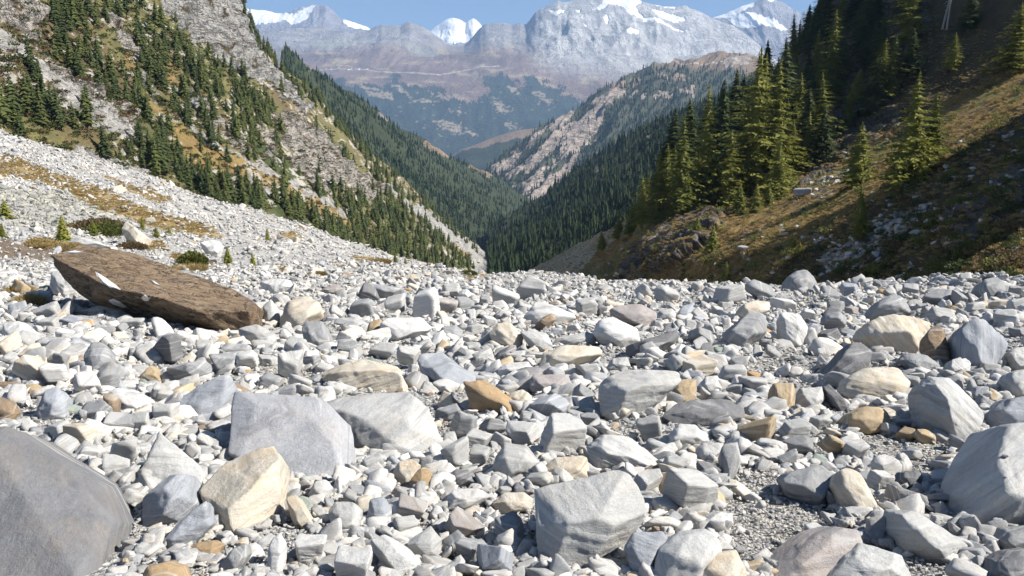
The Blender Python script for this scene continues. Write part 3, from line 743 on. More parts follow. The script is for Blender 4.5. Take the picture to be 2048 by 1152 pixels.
def rock_geometry(pts, level, sharp, rng, rough=0.03, folrot=None, chips=4):
    """a worn stone: the rounded intersection of the half spaces of a hull, with a rough, foliated surface"""
    pts = np.asarray(pts, float); c = pts.mean(0); q = pts - c
    w, E = np.linalg.eigh(np.cov(q.T) + np.eye(3) * 1e-9); sd = np.sqrt(w); sd = np.maximum(sd, sd.max() * 0.12)
    if np.linalg.det(E) < 0: E = E * np.array([-1.0, 1.0, 1.0])
    A = E / sd                       # world -> whitened
    N, D = hull_planes(q @ A)
    N = N[D > 1e-4]; D = D[D > 1e-4]
    for _ in range(chips):           # knocked off corners
        n_ = rng.normal(size=3); n_ /= np.linalg.norm(n_); sup = (q @ A @ n_).max()
        N = np.vstack([N, n_]); D = np.append(D, sup * rng.uniform(0.86, 0.97))
    d, f = ICO[level]
    # smooth maximum over the planes
    k = np.maximum(d @ N.T, 0) / D; sharp = 7 + 7.0 * (sharp - 6) if sharp > 6 else sharp + 1
    km = k.max(1, keepdims=True)
    r = 1.0 / (km[:, 0] * ((k / km) ** sharp).sum(1) ** (1.0 / sharp))
    r = np.minimum(r, 2.6)
    v = (d * r[:, None]) @ (E * sd).T
    size = float(np.max(np.ptp(pts, axis=0)))
    Rm = folrot if folrot is not None else np.array(Matrix.Rotation(rng.uniform(0, 6.28), 3, 'Z') @ Matrix.Rotation(rng.normal(0, 0.55), 3, 'X'))
    o = rng.uniform(-50, 50, 3)
    rc = (v @ Rm) / size
    n = v / np.maximum(np.linalg.norm(v, axis=1)[:, None], 1e-6)
    dd = rough * (1.0 * fbm(rc * 2.3 + o, 3, 200) + 0.75 * fbm(rc * np.array([2.0, 2.0, 14.0]) + o, 3, 210) + (0.5 * fbm(rc * 9 + o, 2, 220) if level > 3 else 0))
    # chipped steps along the foliation
    dd += rough * 0.5 * np.round(2.0 * fbm(rc * np.array([1.2, 1.2, 4.0]) + o, 2, 230)) / 2.0
    v = v + n * (dd * size)[:, None]
    return v + c, f, rc * 1.6 * max(1.0, size / 0.7) ** 0.55 + o

def block_geometry(ext, level, sharp, rng, rough=0.03, cuts=5, tilt=0.16):
    """an angular broken block: three pairs of cleavage faces, none quite parallel, with corners knocked off"""
    N, D = [], []
    for k in range(3):
        for sg in (-1, 1):
            n = np.zeros(3); n[k] = sg; n += rng.normal(0, tilt, 3); n /= np.linalg.norm(n); N.append(n); D.append(rng.uniform(0.85, 1.05))
    for _ in range(cuts):
        n = rng.normal(size=3); n /= np.linalg.norm(n); N.append(n); D.append(np.abs(n).sum() * rng.uniform(0.66, 0.90))
    N, D = np.array(N), np.array(D)
    d, f = ICO[level]; k = np.maximum(d @ N.T, 0) / D; km = k.max(1, keepdims=True)
    r = 1.0 / (km[:, 0] * ((k / km) ** sharp).sum(1) ** (1.0 / sharp))
    v = d * np.minimum(r, 1.9)[:, None] * np.asarray(ext) / 2
    size = float(max(ext)); o = rng.uniform(-50, 50, 3)
    Rm = np.array(Matrix.Rotation(rng.uniform(0, 6.28), 3, 'Z') @ Matrix.Rotation(rng.normal(0, 0.35), 3, 'X'))
    rc = (v @ Rm) / size; n = v / np.maximum(np.linalg.norm(v, axis=1)[:, None], 1e-6)
    dd = rough * (fbm(rc * 2.6 + o, 3, 200) + 0.8 * fbm(rc * np.array([2.0, 2.0, 12.0]) + o, 2, 210))
    return v + n * (dd * size)[:, None], f, rc * 1.6 * max(1.0, size / 0.7) ** 0.55 + o
def stone_tint(kind, rng):
    base = {'W': (0.52, 0.515, 0.50), 'P': (0.40, 0.40, 0.39), 'G': (0.265, 0.27, 0.275), 'B': (0.30, 0.315, 0.34), 'D': (0.17, 0.17, 0.175), 'C': (0.50, 0.455, 0.38), 'T': (0.37, 0.29, 0.19),
            'O': (0.34, 0.245, 0.145), 'N': (0.22, 0.165, 0.115), 'K': (0.19, 0.235, 0.20), 'V': (0.31, 0.285, 0.275)}[kind]
    stain = {'W': 0.10, 'P': 0.10, 'G': 0.05, 'B': 0.0, 'D': 0.0, 'C': 0.42, 'T': 0.3, 'O': 0.45, 'N': 0.45, 'K': 0.0, 'V': 0.15}[kind]
    j = rng.uniform(0.93, 1.07)
    return tuple(min(0.8, b * j) for b in base) + (stain,)

HERO_POLYS = []
def place_boulder(label, poly, kind, sharp=16, inner=None, thick=0.8, lean=0.8, level=4, rough=0.022, cat='rock', name='boulder', Yb=None, anchor=None, fol=None, stain=None):
    rng = np.random.default_rng(abs(hash_text(label)) % 100000)
    poly = [(float(a), float(b)) for a, b in poly]
    xs = [p[0] for p in poly]; ys = [p[1] for p in poly]
    rb = max(ys); rt = min(ys); cx = sum(xs) / len(xs); w = max(xs) - min(xs); h = rb - rt
    if Yb is None:
        y, ok = hit([cx], [min(rb - 0.06 * h, 1190)]); Yb = float(y[0])
    m = Yb / F
    W, H = w * m, h * m
    pts = []
    for a, b in poly:
        t = (rb - b) * m
        p = P(a, b, Yb + t * lean + 0.12 * W); pts.append(p)
        # the flank carries on behind the outline and under the gravel
        inn = np.array([(cx - a) * m * 0.18, 0, 0])
        pts.append(p + inn + np.array([0, thick * min(W, H * 1.6) * 0.8, -0.06 * H - 0.168 * thick * min(W, H * 1.6) * 0.8 - 0.25 * t]))
        if b > rt + 0.55 * h:
            pts.append(p + np.array([(cx - a) * m * 0.1, 0.2 * W, -0.30 * H]))
    if inner is None:
        inner = [(cx - 0.22 * w, rt + 0.42 * h, 0.30), (cx + 0.20 * w, rt + 0.46 * h, 0.34), (cx, rt + 0.72 * h, 0.30)]
    for a, b, g in inner:
        t = (rb - b) * m
        pts.append(P(a, b, max(0.6 * Yb, Yb + t * lean + 0.12 * W - g * min(W, H * 1.5))))
    v, f, rc = rock_geometry(pts, level, sharp, rng, rough, fol)
    # keep the measured outline after the wear
    vp, vr = pix(v); side = (vr < rb)
    s0, s1, t0 = vp[side].min(), vp[side].max(), vr.min()
    vp = min(xs) + (vp - s0) / (s1 - s0) * (max(xs) - min(xs)); vr = rb + (vr - rb) * (rb - rt) / max(rb - t0, 1.0)
    v = P(vp, vr, v[:, 1])
    org = np.array([v[:, 0].mean(), v[:, 1].mean(), v[:, 2].min()])
    me = mesh_from(name, v - org, f, [M_ROCK], True, attrs={'rc': ('FLOAT_VECTOR', rc)})
    o = link(name, me, loc=org)
    c = stone_tint(kind, rng)
    if stain is not None: c = c[:3] + (stain,)
    o.color = c
    tag(o, label, cat, 'boulders and rocks of the debris field')
    HERO_POLYS.append((poly, Yb, W, anchor, label, (cx, 0.5 * (rb + rt))))
    return o
def hash_text(s):
    h = 5381
    for ch in s: h = (h * 33 + ord(ch)) & 0x7fffffff
    return h

# every boulder: label | anchor phrase | kind | sharpness | outline | ridge points (px, row, how far proud)
H = [
('huge dark grey slab with a cream lower edge filling the bottom left corner','the huge dark slab','G',34,[(-60,880),(0,852),(45,868),(110,905),(200,948),(262,985),(277,1020),(278,1060),(264,1110),(246,1160),(200,1215),(-80,1230),(-110,1000)],[(20,1010,.1),(110,1082,.12),(225,1115,.1),(150,1000,.05)]),
('pointed triangular pale grey slab standing right of the huge dark slab','the pointed triangular slab','P',26,[(318,863),(350,888),(400,925),(416,950),(396,985),(345,975),(310,966),(275,946),(292,912)],[(305,900,.12),(350,950,.08)]),
('knobbly grey block with a white crust on top beside the huge dark slab','the knobbly crusted block','B',18,[(284,1000),(320,962),(345,948),(378,948),(402,966),(418,1006),(386,1036),(350,1046),(308,1058),(284,1056)],[(325,975,.3),(365,990,.4),(330,1025,.35)]),
('flat blue grey block leaning against the big cream slab near the bottom left','the flat blue grey block','B',30,[(418,1002),(434,1030),(434,1055),(345,1107),(330,1100),(322,1086),(360,1045)],[(425,1036,.1),(340,1078,.2)]),
('big cream slab with orange streaks tilted up to the right','the big cream slab','C',24,[(398,978),(450,925),(530,895),(562,892),(578,915),(580,950),(570,1002),(500,1070),(470,1086),(440,1076),(434,1030)],[(510,985,.35),(562,925,.3),(470,1030,.4)]),
('large bluish grey slab with pale vertical stripes left of the centre','the striped slab','G',20,[(460,812),(475,790),(520,783),(600,795),(655,802),(690,830),(712,870),(716,930),(705,965),(640,962),(560,962),(520,930),(465,915),(455,870)],[(500,800,.1),(620,830,.15),(690,900,.12)]),
('large pale slab with wavy grey banding right of the striped slab','the wavy banded slab','P',15,[(640,803),(700,784),(830,783),(852,800),(885,860),(890,890),(862,915),(820,923),(760,905),(714,880),(690,830)],[(740,830,.25),(830,850,.3),(800,890,.25)]),
('cream boulder with a broad flat face behind the wavy banded slab','the flat faced cream boulder','C',20,[(643,746),(670,732),(730,718),(795,732),(815,765),(822,784),(760,786),(690,784),(655,768)],[(682,744,.35),(785,742,.35)]),
('small greenish boulder resting on the flat faced cream boulder','the small green boulder','K',14,[(719,735),(735,718),(745,714),(757,726),(756,740),(722,741)],None),
('orange brown block with a flat layered top near the centre','the orange brown block','O',30,[(926,764),(934,760),(968,761),(1000,780),(1030,806),(1029,830),(1010,838),(975,830),(940,812),(930,792)],[(965,790,.3),(1015,812,.3)]),
('rounded cream boulder with fine lines touching the orange brown block','the lined cream boulder','C',8,[(1012,800),(1022,785),(1045,779),(1064,790),(1066,806),(1052,818),(1025,820)],None),
('ochre cube of rock tilted on a corner in the lower middle','the ochre cube','O',30,[(845,934),(858,938),(874,963),(873,984),(861,990),(836,976),(822,963),(830,945)],[(845,950,.2),(838,965,.35)]),
('big pale grey block with a sharp top edge at the bottom centre','the big front block','P',34,[(1068,983),(1098,973),(1160,955),(1236,940),(1250,946),(1272,992),(1290,1023),(1240,1040),(1217,1074),(1190,1118),(1158,1156),(1098,1152),(1076,1122)],[(1074,1050,.12),(1130,1044,.35),(1200,1035,.35),(1215,1045,.3)]),
('long pale boulder pitted on its front, right above the big front block','the long pitted boulder','P',18,[(1172,890),(1197,869),(1246,869),(1288,895),(1328,936),(1312,948),(1254,942),(1192,948),(1178,922)],[(1195,900,.3),(1260,915,.3)]),
('cream layered block half in shadow left of the long pitted boulder','the shadowed layered block','C',24,[(1083,940),(1112,914),(1170,911),(1180,940),(1175,960),(1150,958),(1100,970)],None),
('broad light grey boulder with a white foot in the lower middle','the broad white footed boulder','P',16,[(985,925),(1010,884),(1056,890),(1080,924),(1062,946),(1010,965),(990,950)],None),
('oval dark grey boulder streaked like wood in the shadow of the big front block','the oval streaked boulder','G',10,[(989,1040),(1006,1026),(1028,1022),(1044,1036),(1050,1070),(1043,1108),(1018,1096),(992,1072)],None),
('flat cream topped boulder above the oval streaked boulder','the cream topped boulder','C',18,[(984,1006),(1008,985),(1050,984),(1066,996),(1060,1018),(1020,1026),(1000,1030)],None),
('bright squarish boulder with a slanted top right of the centre bottom','the bright squarish boulder','W',22,[(1334,905),(1338,866),(1355,847),(1384,850),(1410,868),(1417,882),(1392,896),(1366,902)],[(1350,870,.3),(1395,875,.3)]),
('grey block with a flat top right of the bright squarish boulder','the flat topped grey block','P',28,[(1388,922),(1394,895),(1405,884),(1446,885),(1451,896),(1436,912),(1408,932)],None),
('dark upright slab beside the flat topped grey block','the dark upright slab','G',22,[(1436,905),(1442,890),(1476,884),(1482,920),(1470,946),(1452,963),(1440,932)],None),
('blue grey split block at the bottom edge left of the big pale dome','the blue grey split block','B',24,[(1248,1088),(1262,1066),(1325,1062),(1334,1080),(1312,1125),(1296,1170),(1270,1165),(1252,1120)],None),
('big pale dome shaped boulder cut by the bottom edge','the big pale dome','P',16,[(1302,1130),(1316,1090),(1350,1066),(1372,1057),(1412,1058),(1440,1082),(1444,1100),(1410,1140),(1392,1190),(1300,1190)],None),
('cream and ochre boulder at the bottom edge right of the big pale dome','the ochre ringed boulder','C',14,[(1385,1155),(1428,1104),(1465,1099),(1486,1120),(1493,1150),(1482,1185),(1388,1190)],None),
('small white block above the big pale dome','the small white block','W',22,[(1395,1047),(1410,1035),(1440,1021),(1464,1025),(1467,1046),(1436,1066),(1402,1054)],None),
('giant smooth grey boulder at the right edge with two pebbles on it','the giant right boulder','P',9,[(1873,1050),(1876,1003),(1898,966),(1925,921),(1962,888),(1988,855),(2060,835),(2170,840),(2190,1050),(2048,1060),(1994,1056),(1953,1074),(1912,1056)],[(1960,930,.25),(2030,930,.2),(1950,1000,.2),(2060,1000,.2)]),
('long pale boulder with wood like grooves at the lower right','the grooved boulder','P',11,[(1766,1050),(1778,1024),(1802,1018),(1840,1030),(1898,1063),(1935,1091),(1926,1127),(1911,1136),(1870,1130),(1802,1102),(1774,1080)],[(1800,1045,.3),(1870,1085,.4)]),
('rough grey boulder with a rounded crown at the bottom edge','the rough bottom boulder','P',15,[(1618,1185),(1634,1150),(1680,1107),(1722,1078),(1776,1091),(1802,1108),(1814,1135),(1822,1185)],None),
('dark brownish slab half covered by a round shadow at the bottom','the dark curved slab','V',12,[(1525,1180),(1534,1150),(1584,1097),(1625,1069),(1680,1052),(1718,1058),(1726,1080),(1690,1110),(1650,1150),(1630,1185)],[(1640,1090,.15),(1590,1130,.2)]),
('broad grey block in a hollow of sand at the lower right','the block in the sand','G',24,[(1552,960),(1568,946),(1641,930),(1664,936),(1670,963),(1648,998),(1638,1018),(1604,1004),(1565,980)],[(1600,968,.3),(1650,990,.3)]),
('wavy banded pinkish boulder with an ochre patch near the grooved boulder','the wavy pinkish boulder','C',11,[(1652,971),(1664,945),(1686,936),(1720,949),(1747,982),(1756,1009),(1756,1038),(1724,1040),(1692,1034),(1677,1004)],None),
('big tilted grey block with a dark left face at the right','the big tilted block','P',26,[(1815,772),(1834,752),(1882,755),(1906,779),(1945,799),(1968,826),(1962,850),(1944,890),(1908,896),(1871,861),(1835,832),(1819,800)],[(1868,768,.3),(1880,815,.3),(1905,860,.25)]),
('broad light grey boulder with a slanting top above the big tilted block','the slanting topped boulder','B',20,[(1888,668),(1913,643),(1956,637),(2003,671),(2016,690),(1990,710),(1986,735),(1972,753),(1930,742),(1905,730),(1888,699)],[(1915,690,.25),(1960,665,.25),(1950,725,.25)]),
('large folded tan boulder with curved bands at the right','the folded tan boulder','C',10,[(1704,672),(1722,644),(1752,630),(1807,628),(1862,644),(1860,690),(1846,712),(1800,704),(1752,702),(1728,690)],[(1760,665,.3),(1820,660,.35)]),
('dark streaked boulder squeezed between the folded tan boulder and the slanting topped boulder','the squeezed dark boulder','N',12,[(1838,671),(1856,652),(1882,652),(1892,676),(1905,738),(1871,728),(1846,708)],None),
('dark grey wedge with slanting white stripes at the right','the striped dark wedge','D',30,[(1638,752),(1668,716),(1699,685),(1720,684),(1745,704),(1738,727),(1705,749),(1662,769)],None),
('egg shaped boulder with swirling cream lines below the striped dark wedge','the swirled egg boulder','C',8,[(1674,782),(1688,755),(1724,737),(1791,734),(1821,758),(1816,778),(1798,798),(1764,806),(1698,801)],[(1740,770,.3),(1790,770,.25)]),
('tan boulder with a flat brow below the swirled egg boulder','the tan browed boulder','T',13,[(1677,853),(1694,827),(1724,812),(1766,815),(1782,838),(1784,864),(1740,873),(1700,868)],None),
('upright block with a bright orange left side and white centre','the orange and white upright block','T',30,[(1532,816),(1544,766),(1585,765),(1592,782),(1586,822),(1568,830)],None),
('upright grey block right of the orange and white upright block','the upright grey block','P',26,[(1587,822),(1594,777),(1643,773),(1650,798),(1624,825)],None),
('upright white boulder with a grey split in the middle distance','the upright white boulder','W',16,[(1552,633),(1574,624),(1600,635),(1616,654),(1614,684),(1599,698),(1572,696),(1557,677)],None),
('pointed grey boulder with a tan corner behind the folded tan boulder','the pointed peak boulder','G',26,[(1726,637),(1750,604),(1792,588),(1813,604),(1826,633),(1780,640)],None),
('large grey boulder standing on the skyline of the debris field','the skyline boulder','G',13,[(1561,580),(1570,556),(1588,543),(1605,539),(1625,552),(1634,572),(1628,588),(1580,590)],None),
('large rounded light grey boulder speckled all over, right of the centre','the speckled round boulder','P',10,[(1196,782),(1202,760),(1238,742),(1293,739),(1358,746),(1363,758),(1343,772),(1300,803),(1275,830),(1243,847),(1212,830)],[(1240,780,.35),(1300,765,.3)]),
('dark foliated slab lying flat right of the centre','the dark foliated slab','D',20,[(1323,836),(1348,810),(1385,798),(1454,801),(1488,817),(1490,838),(1456,848),(1418,858),(1360,853)],None),
('brown and white block right of the speckled round boulder','the brown and white block','T',28,[(1340,784),(1349,766),(1371,758),(1394,763),(1394,796),(1377,811),(1349,807)],None),
('pale angular block right of the brown and white block','the pale angular block','W',28,[(1394,772),(1410,752),(1432,751),(1446,774),(1428,787),(1403,791)],None),
('white rounded boulder over a dark hollow in the middle distance','the white rounded boulder','W',8,[(1186,667),(1196,644),(1218,634),(1252,645),(1279,662),(1280,680),(1243,700),(1210,689)],None),
('pinkish grey flat slab behind the white rounded boulder','the pinkish flat slab','V',18,[(1218,619),(1238,609),(1285,608),(1314,624),(1314,644),(1293,658),(1252,644),(1226,630)],None),
('dark grey slab like driftwood right of the white rounded boulder','the driftwood like slab','D',22,[(1252,694),(1293,685),(1321,668),(1352,660),(1358,679),(1321,693),(1288,719),(1258,711)],None),
('broad grey boulder casting a dark shadow left of the upright white boulder','the shadow casting grey boulder','G',14,[(1432,678),(1460,652),(1502,627),(1522,624),(1534,643),(1528,671),(1474,700),(1440,690)],None),
('cream boulder with an ochre shoulder in the middle','the ochre shouldered boulder','C',18,[(978,667),(996,646),(1021,645),(1046,670),(1047,686),(1027,703),(993,689)],None),
('big white block with a shaded left face in the middle distance','the big white block','W',22,[(1046,630),(1068,603),(1099,607),(1132,621),(1152,636),(1120,650),(1071,656),(1052,644)],None),
('brown stone lying in front of the big white block','the brown stone','N',14,[(1072,650),(1085,635),(1102,627),(1112,639),(1090,658)],None),
('long white boulder with a rounded left end in the middle distance','the long white boulder','W',16,[(759,655),(768,638),(800,634),(843,635),(864,655),(830,672),(775,689)],None),
('tan boulder wedged left of the long white boulder','the tan wedged boulder','T',14,[(730,672),(740,646),(765,637),(764,662),(758,680),(734,680)],None),
('blocky grey boulder with a flat top, midway between centre and left','the blocky grey boulder','G',20,[(604,655),(612,642),(646,643),(664,671),(672,690),(629,708),(612,699)],None),
('cream folded boulder with yellow stains right of the long brown boulder','the cream folded boulder','C',15,[(557,662),(573,602),(607,592),(646,606),(648,622),(614,642),(566,670)],None),
('pale grey slab with an overhanging right side near the end of the long brown boulder','the overhanging pale slab','P',22,[(476,658),(496,649),(520,651),(556,668),(560,690),(537,701),(482,695)],None),
('tall pale boulder touching the right end of the long brown boulder','the tall pale boulder','P',16,[(525,610),(543,598),(562,621),(560,646),(540,658),(527,650)],None),
('long pale blue slab sloping down to the right in the middle','the sloping blue slab','B',24,[(835,728),(845,707),(884,706),(914,724),(952,755),(950,782),(905,780),(857,754)],None),
('large tilted grey slab with a dark underside left of the striped slab','the large tilted slab','B',28,[(344,805),(378,787),(443,753),(470,749),(481,767),(477,786),(427,846),(421,857),(384,851),(356,826)],[(400,815,.2),(455,780,.25)]),
('flat white slab left of the large tilted slab','the flat white slab','W',22,[(208,792),(234,776),(273,779),(318,803),(288,824),(246,823)],None),
('tan boulder with a triangular face at the left','the tan triangular boulder','T',18,[(268,768),(292,742),(310,731),(324,742),(328,761),(310,769)],None),
('brown rounded boulder left of the flat white slab','the brown rounded boulder','N',8,[(206,796),(214,788),(228,784),(243,795),(241,820),(228,830),(212,818)],None),
('round grey boulder with curved lines at the left','the round lined boulder','G',9,[(167,722),(170,705),(184,688),(210,684),(229,698),(233,724),(212,744),(187,754),(172,742)],None),
('broad grey boulder low at the left below the round lined boulder','the broad left boulder','B',13,[(72,828),(78,805),(97,781),(126,775),(147,794),(144,828),(117,840),(86,842)],None),
('dark brown angular rock cut by the left edge','the dark brown edge rock','N',22,[(-50,800),(0,793),(22,802),(43,827),(32,840),(4,848),(-50,845)],None),
('oval cream rock with brown lines near the left edge','the oval cream rock','T',8,[(45,784),(55,772),(75,767),(90,776),(88,790),(62,796)],None),
('flat olive brown rock at the left edge','the flat olive rock','N',16,[(-30,770),(0,762),(40,765),(57,771),(50,780),(0,782),(-30,782)],None),
('broad white slab carrying a small brown pebble near the left edge','the white slab with pebble','W',24,[(3,664),(10,646),(52,642),(82,664),(76,680),(50,696),(28,682)],None),
('long blue grey slab curving down to the right at the left','the long curving slab','B',18,[(116,640),(150,630),(190,636),(209,649),(207,666),(167,660),(132,650)],None),
('white pointed rock under the long brown boulder','the white pointed rock','W',22,[(254,622),(276,604),(292,599),(312,612),(330,630),(290,634)],None),
('yellowish cream slab under the left part of the long brown boulder','the yellowish slab','C',18,[(165,622),(208,608),(256,618),(262,636),(215,640),(188,636)],None),
('cracked pale grey rock leaning on the left end of the long brown boulder','the cracked pale rock','P',24,[(99,572),(109,542),(130,541),(152,554),(170,576),(165,590),(144,601),(110,592)],None),
('tilted cream block with a dark end standing above the long brown boulder','the tilted cream block','C',30,[(243,466),(252,444),(304,473),(298,487),(290,494),(262,486)],None),
('long pale slab lying behind the top of the long brown boulder','the long slab behind','P',18,[(135,484),(158,474),(200,482),(224,493),(190,498),(150,494)],None),
('white boulder between two saplings on the upper left','the white sapling boulder','W',16,[(400,487),(424,479),(448,486),(440,508),(420,512),(404,500)],None),
('pale slab with a dark shadow line in the middle left distance','the shadow lined slab','W',22,[(519,566),(543,557),(582,561),(590,574),(560,590),(533,589)],None),
('flat brownish boulder in the middle left distance','the flat brownish boulder','V',12,[(639,582),(654,573),(676,570),(688,577),(676,588),(650,590)],None),
('layered round boulder at the right edge of the view','the layered right edge boulder','P',9,[(1995,756),(2007,743),(2060,738),(2075,780),(2041,798),(2003,792)],None),
('pale boulder at the right edge above the layered right edge boulder','the pale right edge boulder','P',16,[(2001,706),(2016,696),(2060,692),(2065,742),(2020,745),(2006,732)],None),
('smooth blue grey slab in front of the giant right boulder','the smooth slab','B',14,[(1966,836),(1976,815),(2003,795),(2060,790),(2110,840),(2010,866),(1968,866)],None),
('rounded grey boulder on the mound at the far right','the mound boulder','G',12,[(1940,580),(1955,560),(1985,554),(2005,562),(2012,581),(1990,602),(1955,603)],None),
('long white boulder lying diagonally at the bottom left of the centre','the diagonal white boulder','W',15,[(740,1080),(768,1069),(810,1094),(840,1130),(838,1160),(800,1165),(773,1130),(748,1104)],None),
('grey angular boulder right of the diagonal white boulder','the grey angular boulder','P',24,[(812,1093),(828,1072),(864,1052),(884,1078),(880,1114),(848,1128),(830,1116)],None),
('squat striped brownish boulder in the lower middle','the squat striped boulder','P',14,[(657,1020),(670,1003),(708,1005),(726,1022),(722,1060),(689,1068),(664,1052)],None),
('round white boulder left of the squat striped boulder','the round white boulder','W',9,[(616,988),(629,966),(653,959),(666,978),(656,998),(632,1003)],None),
('blue grey rounded boulder in the lower middle','the blue grey rounded boulder','B',10,[(734,1030),(743,999),(768,993),(784,1016),(783,1048),(764,1062),(744,1058)],None),
('white flat faced block below the ochre cube','the white flat faced block','W',26,[(892,996),(905,978),(951,976),(980,990),(960,1008),(924,1022),(894,1022)],None),
('dark blue grey flat rock right of the ochre cube','the dark flat rock','D',16,[(894,950),(910,938),(943,943),(961,966),(930,976),(900,974)],None),
('narrow cream slab standing against the big cream slab','the narrow cream slab','C',18,[(573,994),(594,992),(612,1018),(630,1050),(609,1060),(586,1042)],None),
('upright white slab at the bottom edge below the narrow cream slab','the upright white slab','W',16,[(536,1086),(562,1066),(576,1086),(568,1140),(550,1160),(534,1150)],None),
('cream boulder behind the ochre cube','the cream boulder behind the cube','C',16,[(783,950),(794,926),(822,918),(842,930),(826,972),(800,972)],None),
('purple grey flat block right of the sloping blue slab','the purple grey block','V',22,[(1058,762),(1068,748),(1136,751),(1146,772),(1118,791),(1079,792),(1062,781)],None),
('white block above the orange brown block','the white block','W',22,[(995,738),(1010,726),(1057,723),(1067,738),(1052,753),(1004,758)],None),
('pale slab over a dark hole in the middle','the slab over the hole','C',20,[(1076,735),(1084,706),(1130,690),(1196,694),(1206,711),(1140,728),(1110,742)],None),
('shaded wedge left of the slab over the hole','the shaded wedge','P',24,[(1040,664),(1060,660),(1095,668),(1106,688),(1098,705),(1071,704),(1052,684)],None),
('pale block below the driftwood like slab','the pale lower block','P',20,[(1210,739),(1224,716),(1254,714),(1262,732),(1238,744)],None),
('pair like pale wedge between the driftwood like slab and the sandy patch','the pale wedge','W',24,[(1334,708),(1363,688),(1394,702),(1388,724),(1349,726)],None),
('blue grey boulder above the driftwood like slab','the blue grey boulder above','B',14,[(1346,636),(1363,613),(1386,606),(1388,622),(1368,639),(1352,645)],None),
('cream boulder with a smooth top in the right middle distance','the smooth cream boulder','C',13,[(1469,628),(1482,610),(1515,601),(1540,605),(1540,622),(1500,634),(1478,640)],None),
('yellow stained boulder poking out of the bottom edge at the left','the yellow stained boulder','O',9,[(272,1180),(300,1130),(335,1121),(366,1131),(384,1160),(384,1190),(272,1195)],None),
('rusty ringed stone under the flat blue grey block','the rusty ringed stone','O',12,[(378,1098),(396,1084),(430,1080),(450,1090),(440,1112),(402,1120)],None),
('long greyish stone at the bottom left right of the yellow stained boulder','the long greyish stone','G',18,[(440,1130),(470,1096),(500,1088),(505,1110),(480,1140),(452,1152)],None),
('grey layered block at the right edge below the giant right boulder','the layered block','G',20,[(1980,1080),(2000,1062),(2070,1050),(2085,1100),(2020,1112),(1990,1100)],None),
('dark rough rock in the bottom right corner','the dark corner rock','D',22,[(1960,1150),(1975,1120),(2010,1100),(2075,1095),(2085,1180),(1980,1185)],None),
('stout pale boulder behind the big tilted block','the stout pale boulder','P',16,[(1884,742),(1896,720),(1918,714),(1936,730),(1934,752),(1905,760)],None),
('small white stone balanced in front of the slanting topped boulder','the small balanced stone','W',10,[(1906,738),(1914,722),(1930,716),(1942,728),(1940,746),(1920,752)],None),
('grey shaded boulder left of the squeezed dark boulder','the shaded boulder','G',14,[(1790,720),(1806,706),(1850,712),(1880,730),(1868,746),(1820,744)],None),
('thin dark slab propped against the egg shaped boulder','the thin propped slab','D',26,[(1640,774),(1652,768),(1690,800),(1700,822),(1688,826),(1656,800)],None),
('long rough white boulder below the shaded wedge','the long rough white boulder','P',20,[(1104,690),(1112,676),(1170,664),(1196,668),(1190,690),(1130,694)],None),
('white boulder with a pinkish end right of the pinkish flat slab','the right white boulder','P',18,[(1312,640),(1318,622),(1345,617),(1354,634),(1346,644)],None),
('greenish grey smooth block in the middle left distance','the greenish smooth block','G',18,[(870,672),(884,656),(910,650),(926,662),(922,684),(890,690)],None),
('dark layered rock in the shadow by the wavy pinkish boulder','the rock in shadow','D',16,[(1786,960),(1800,944),(1830,940),(1846,956),(1836,974),(1800,978)],None),
('small teal green stone right of the big front block','the teal stone','K',12,[(1192,1108),(1200,1088),(1215,1078),(1227,1088),(1224,1106),(1206,1117)],None),
]
OVER = {'the striped slab': dict(lean=1.7, thick=0.5, rough=0.012), 'the wavy banded slab': dict(lean=1.5, thick=0.5, rough=0.014), 'the huge dark slab': dict(lean=1.3, rough=0.014), 'the pointed triangular slab': dict(lean=1.1, thick=0.4),
        'the big cream slab': dict(lean=1.3, thick=0.5), 'the large tilted slab': dict(lean=1.2, thick=0.4), 'the sloping blue slab': dict(lean=1.8, thick=0.4), 'the flat faced cream boulder': dict(lean=1.1), 'the flat white slab': dict(lean=1.6, thick=0.3),
        'the dark foliated slab': dict(lean=1.5, thick=0.4, rough=0.03), 'the dark curved slab': dict(lean=1.2, rough=0.015), 'the big front block': dict(rough=0.014), 'the giant right boulder': dict(rough=0.018)}
for lab, anc, kd, shp, poly, inn in H:
    big = max(p[0] for p in poly) - min(p[0] for p in poly)
    kw = OVER.get(anc, {})
    place_boulder(lab, poly, kd, shp, inn, level=6 if big > 150 else (5 if big > 46 else 4), anchor=anc, **kw)

# the long brown boulder: a body of its own with quartz lenses
_n = np.array([0.22, 0.45, 0.86]); _n /= np.linalg.norm(_n); _a = np.array([0.97, 0, -0.25]); _a -= _n * (_a @ _n); _a /= np.linalg.norm(_a)
FB = np.stack([_a, np.cross(_n, _a), _n], 1)
bb = place_boulder('very long rust brown boulder with white quartz lenses at the left', [(102,530),(110,503),(140,490),(200,494),(270,506),(330,526),(400,550),(452,570),(500,588),(522,602),(531,622),(529,650),(500,664),(440,664),(400,660),(330,650),(270,634),(215,618),(180,606),(150,572),(125,550)],
    'T', 34, [(165,556,.30),(230,574,.42),(330,600,.50),(420,622,.50),(490,626,.30),(150,515,.10),(300,540,.12),(430,583,.12)], thick=0.7, lean=0.9, level=6, rough=0.03, anchor='the long brown boulder', fol=FB, stain=0.85)
bb.color = (0.175, 0.125, 0.088, 0.5)
tbs = NT('brown_schist'); rc_t = tbs.attr('rc', out='Vector')
s1 = tbs.noise(scaled(tbs, rc_t, (1.2, 1.2, 6.5)), 2.2, 8, 0.74, 0.9); s2 = tbs.noise(rc_t, 3.0, 5, 0.7); s3 = tbs.noise(scaled(tbs, rc_t, (3, 3, 30)), 2.0, 4, 0.7)
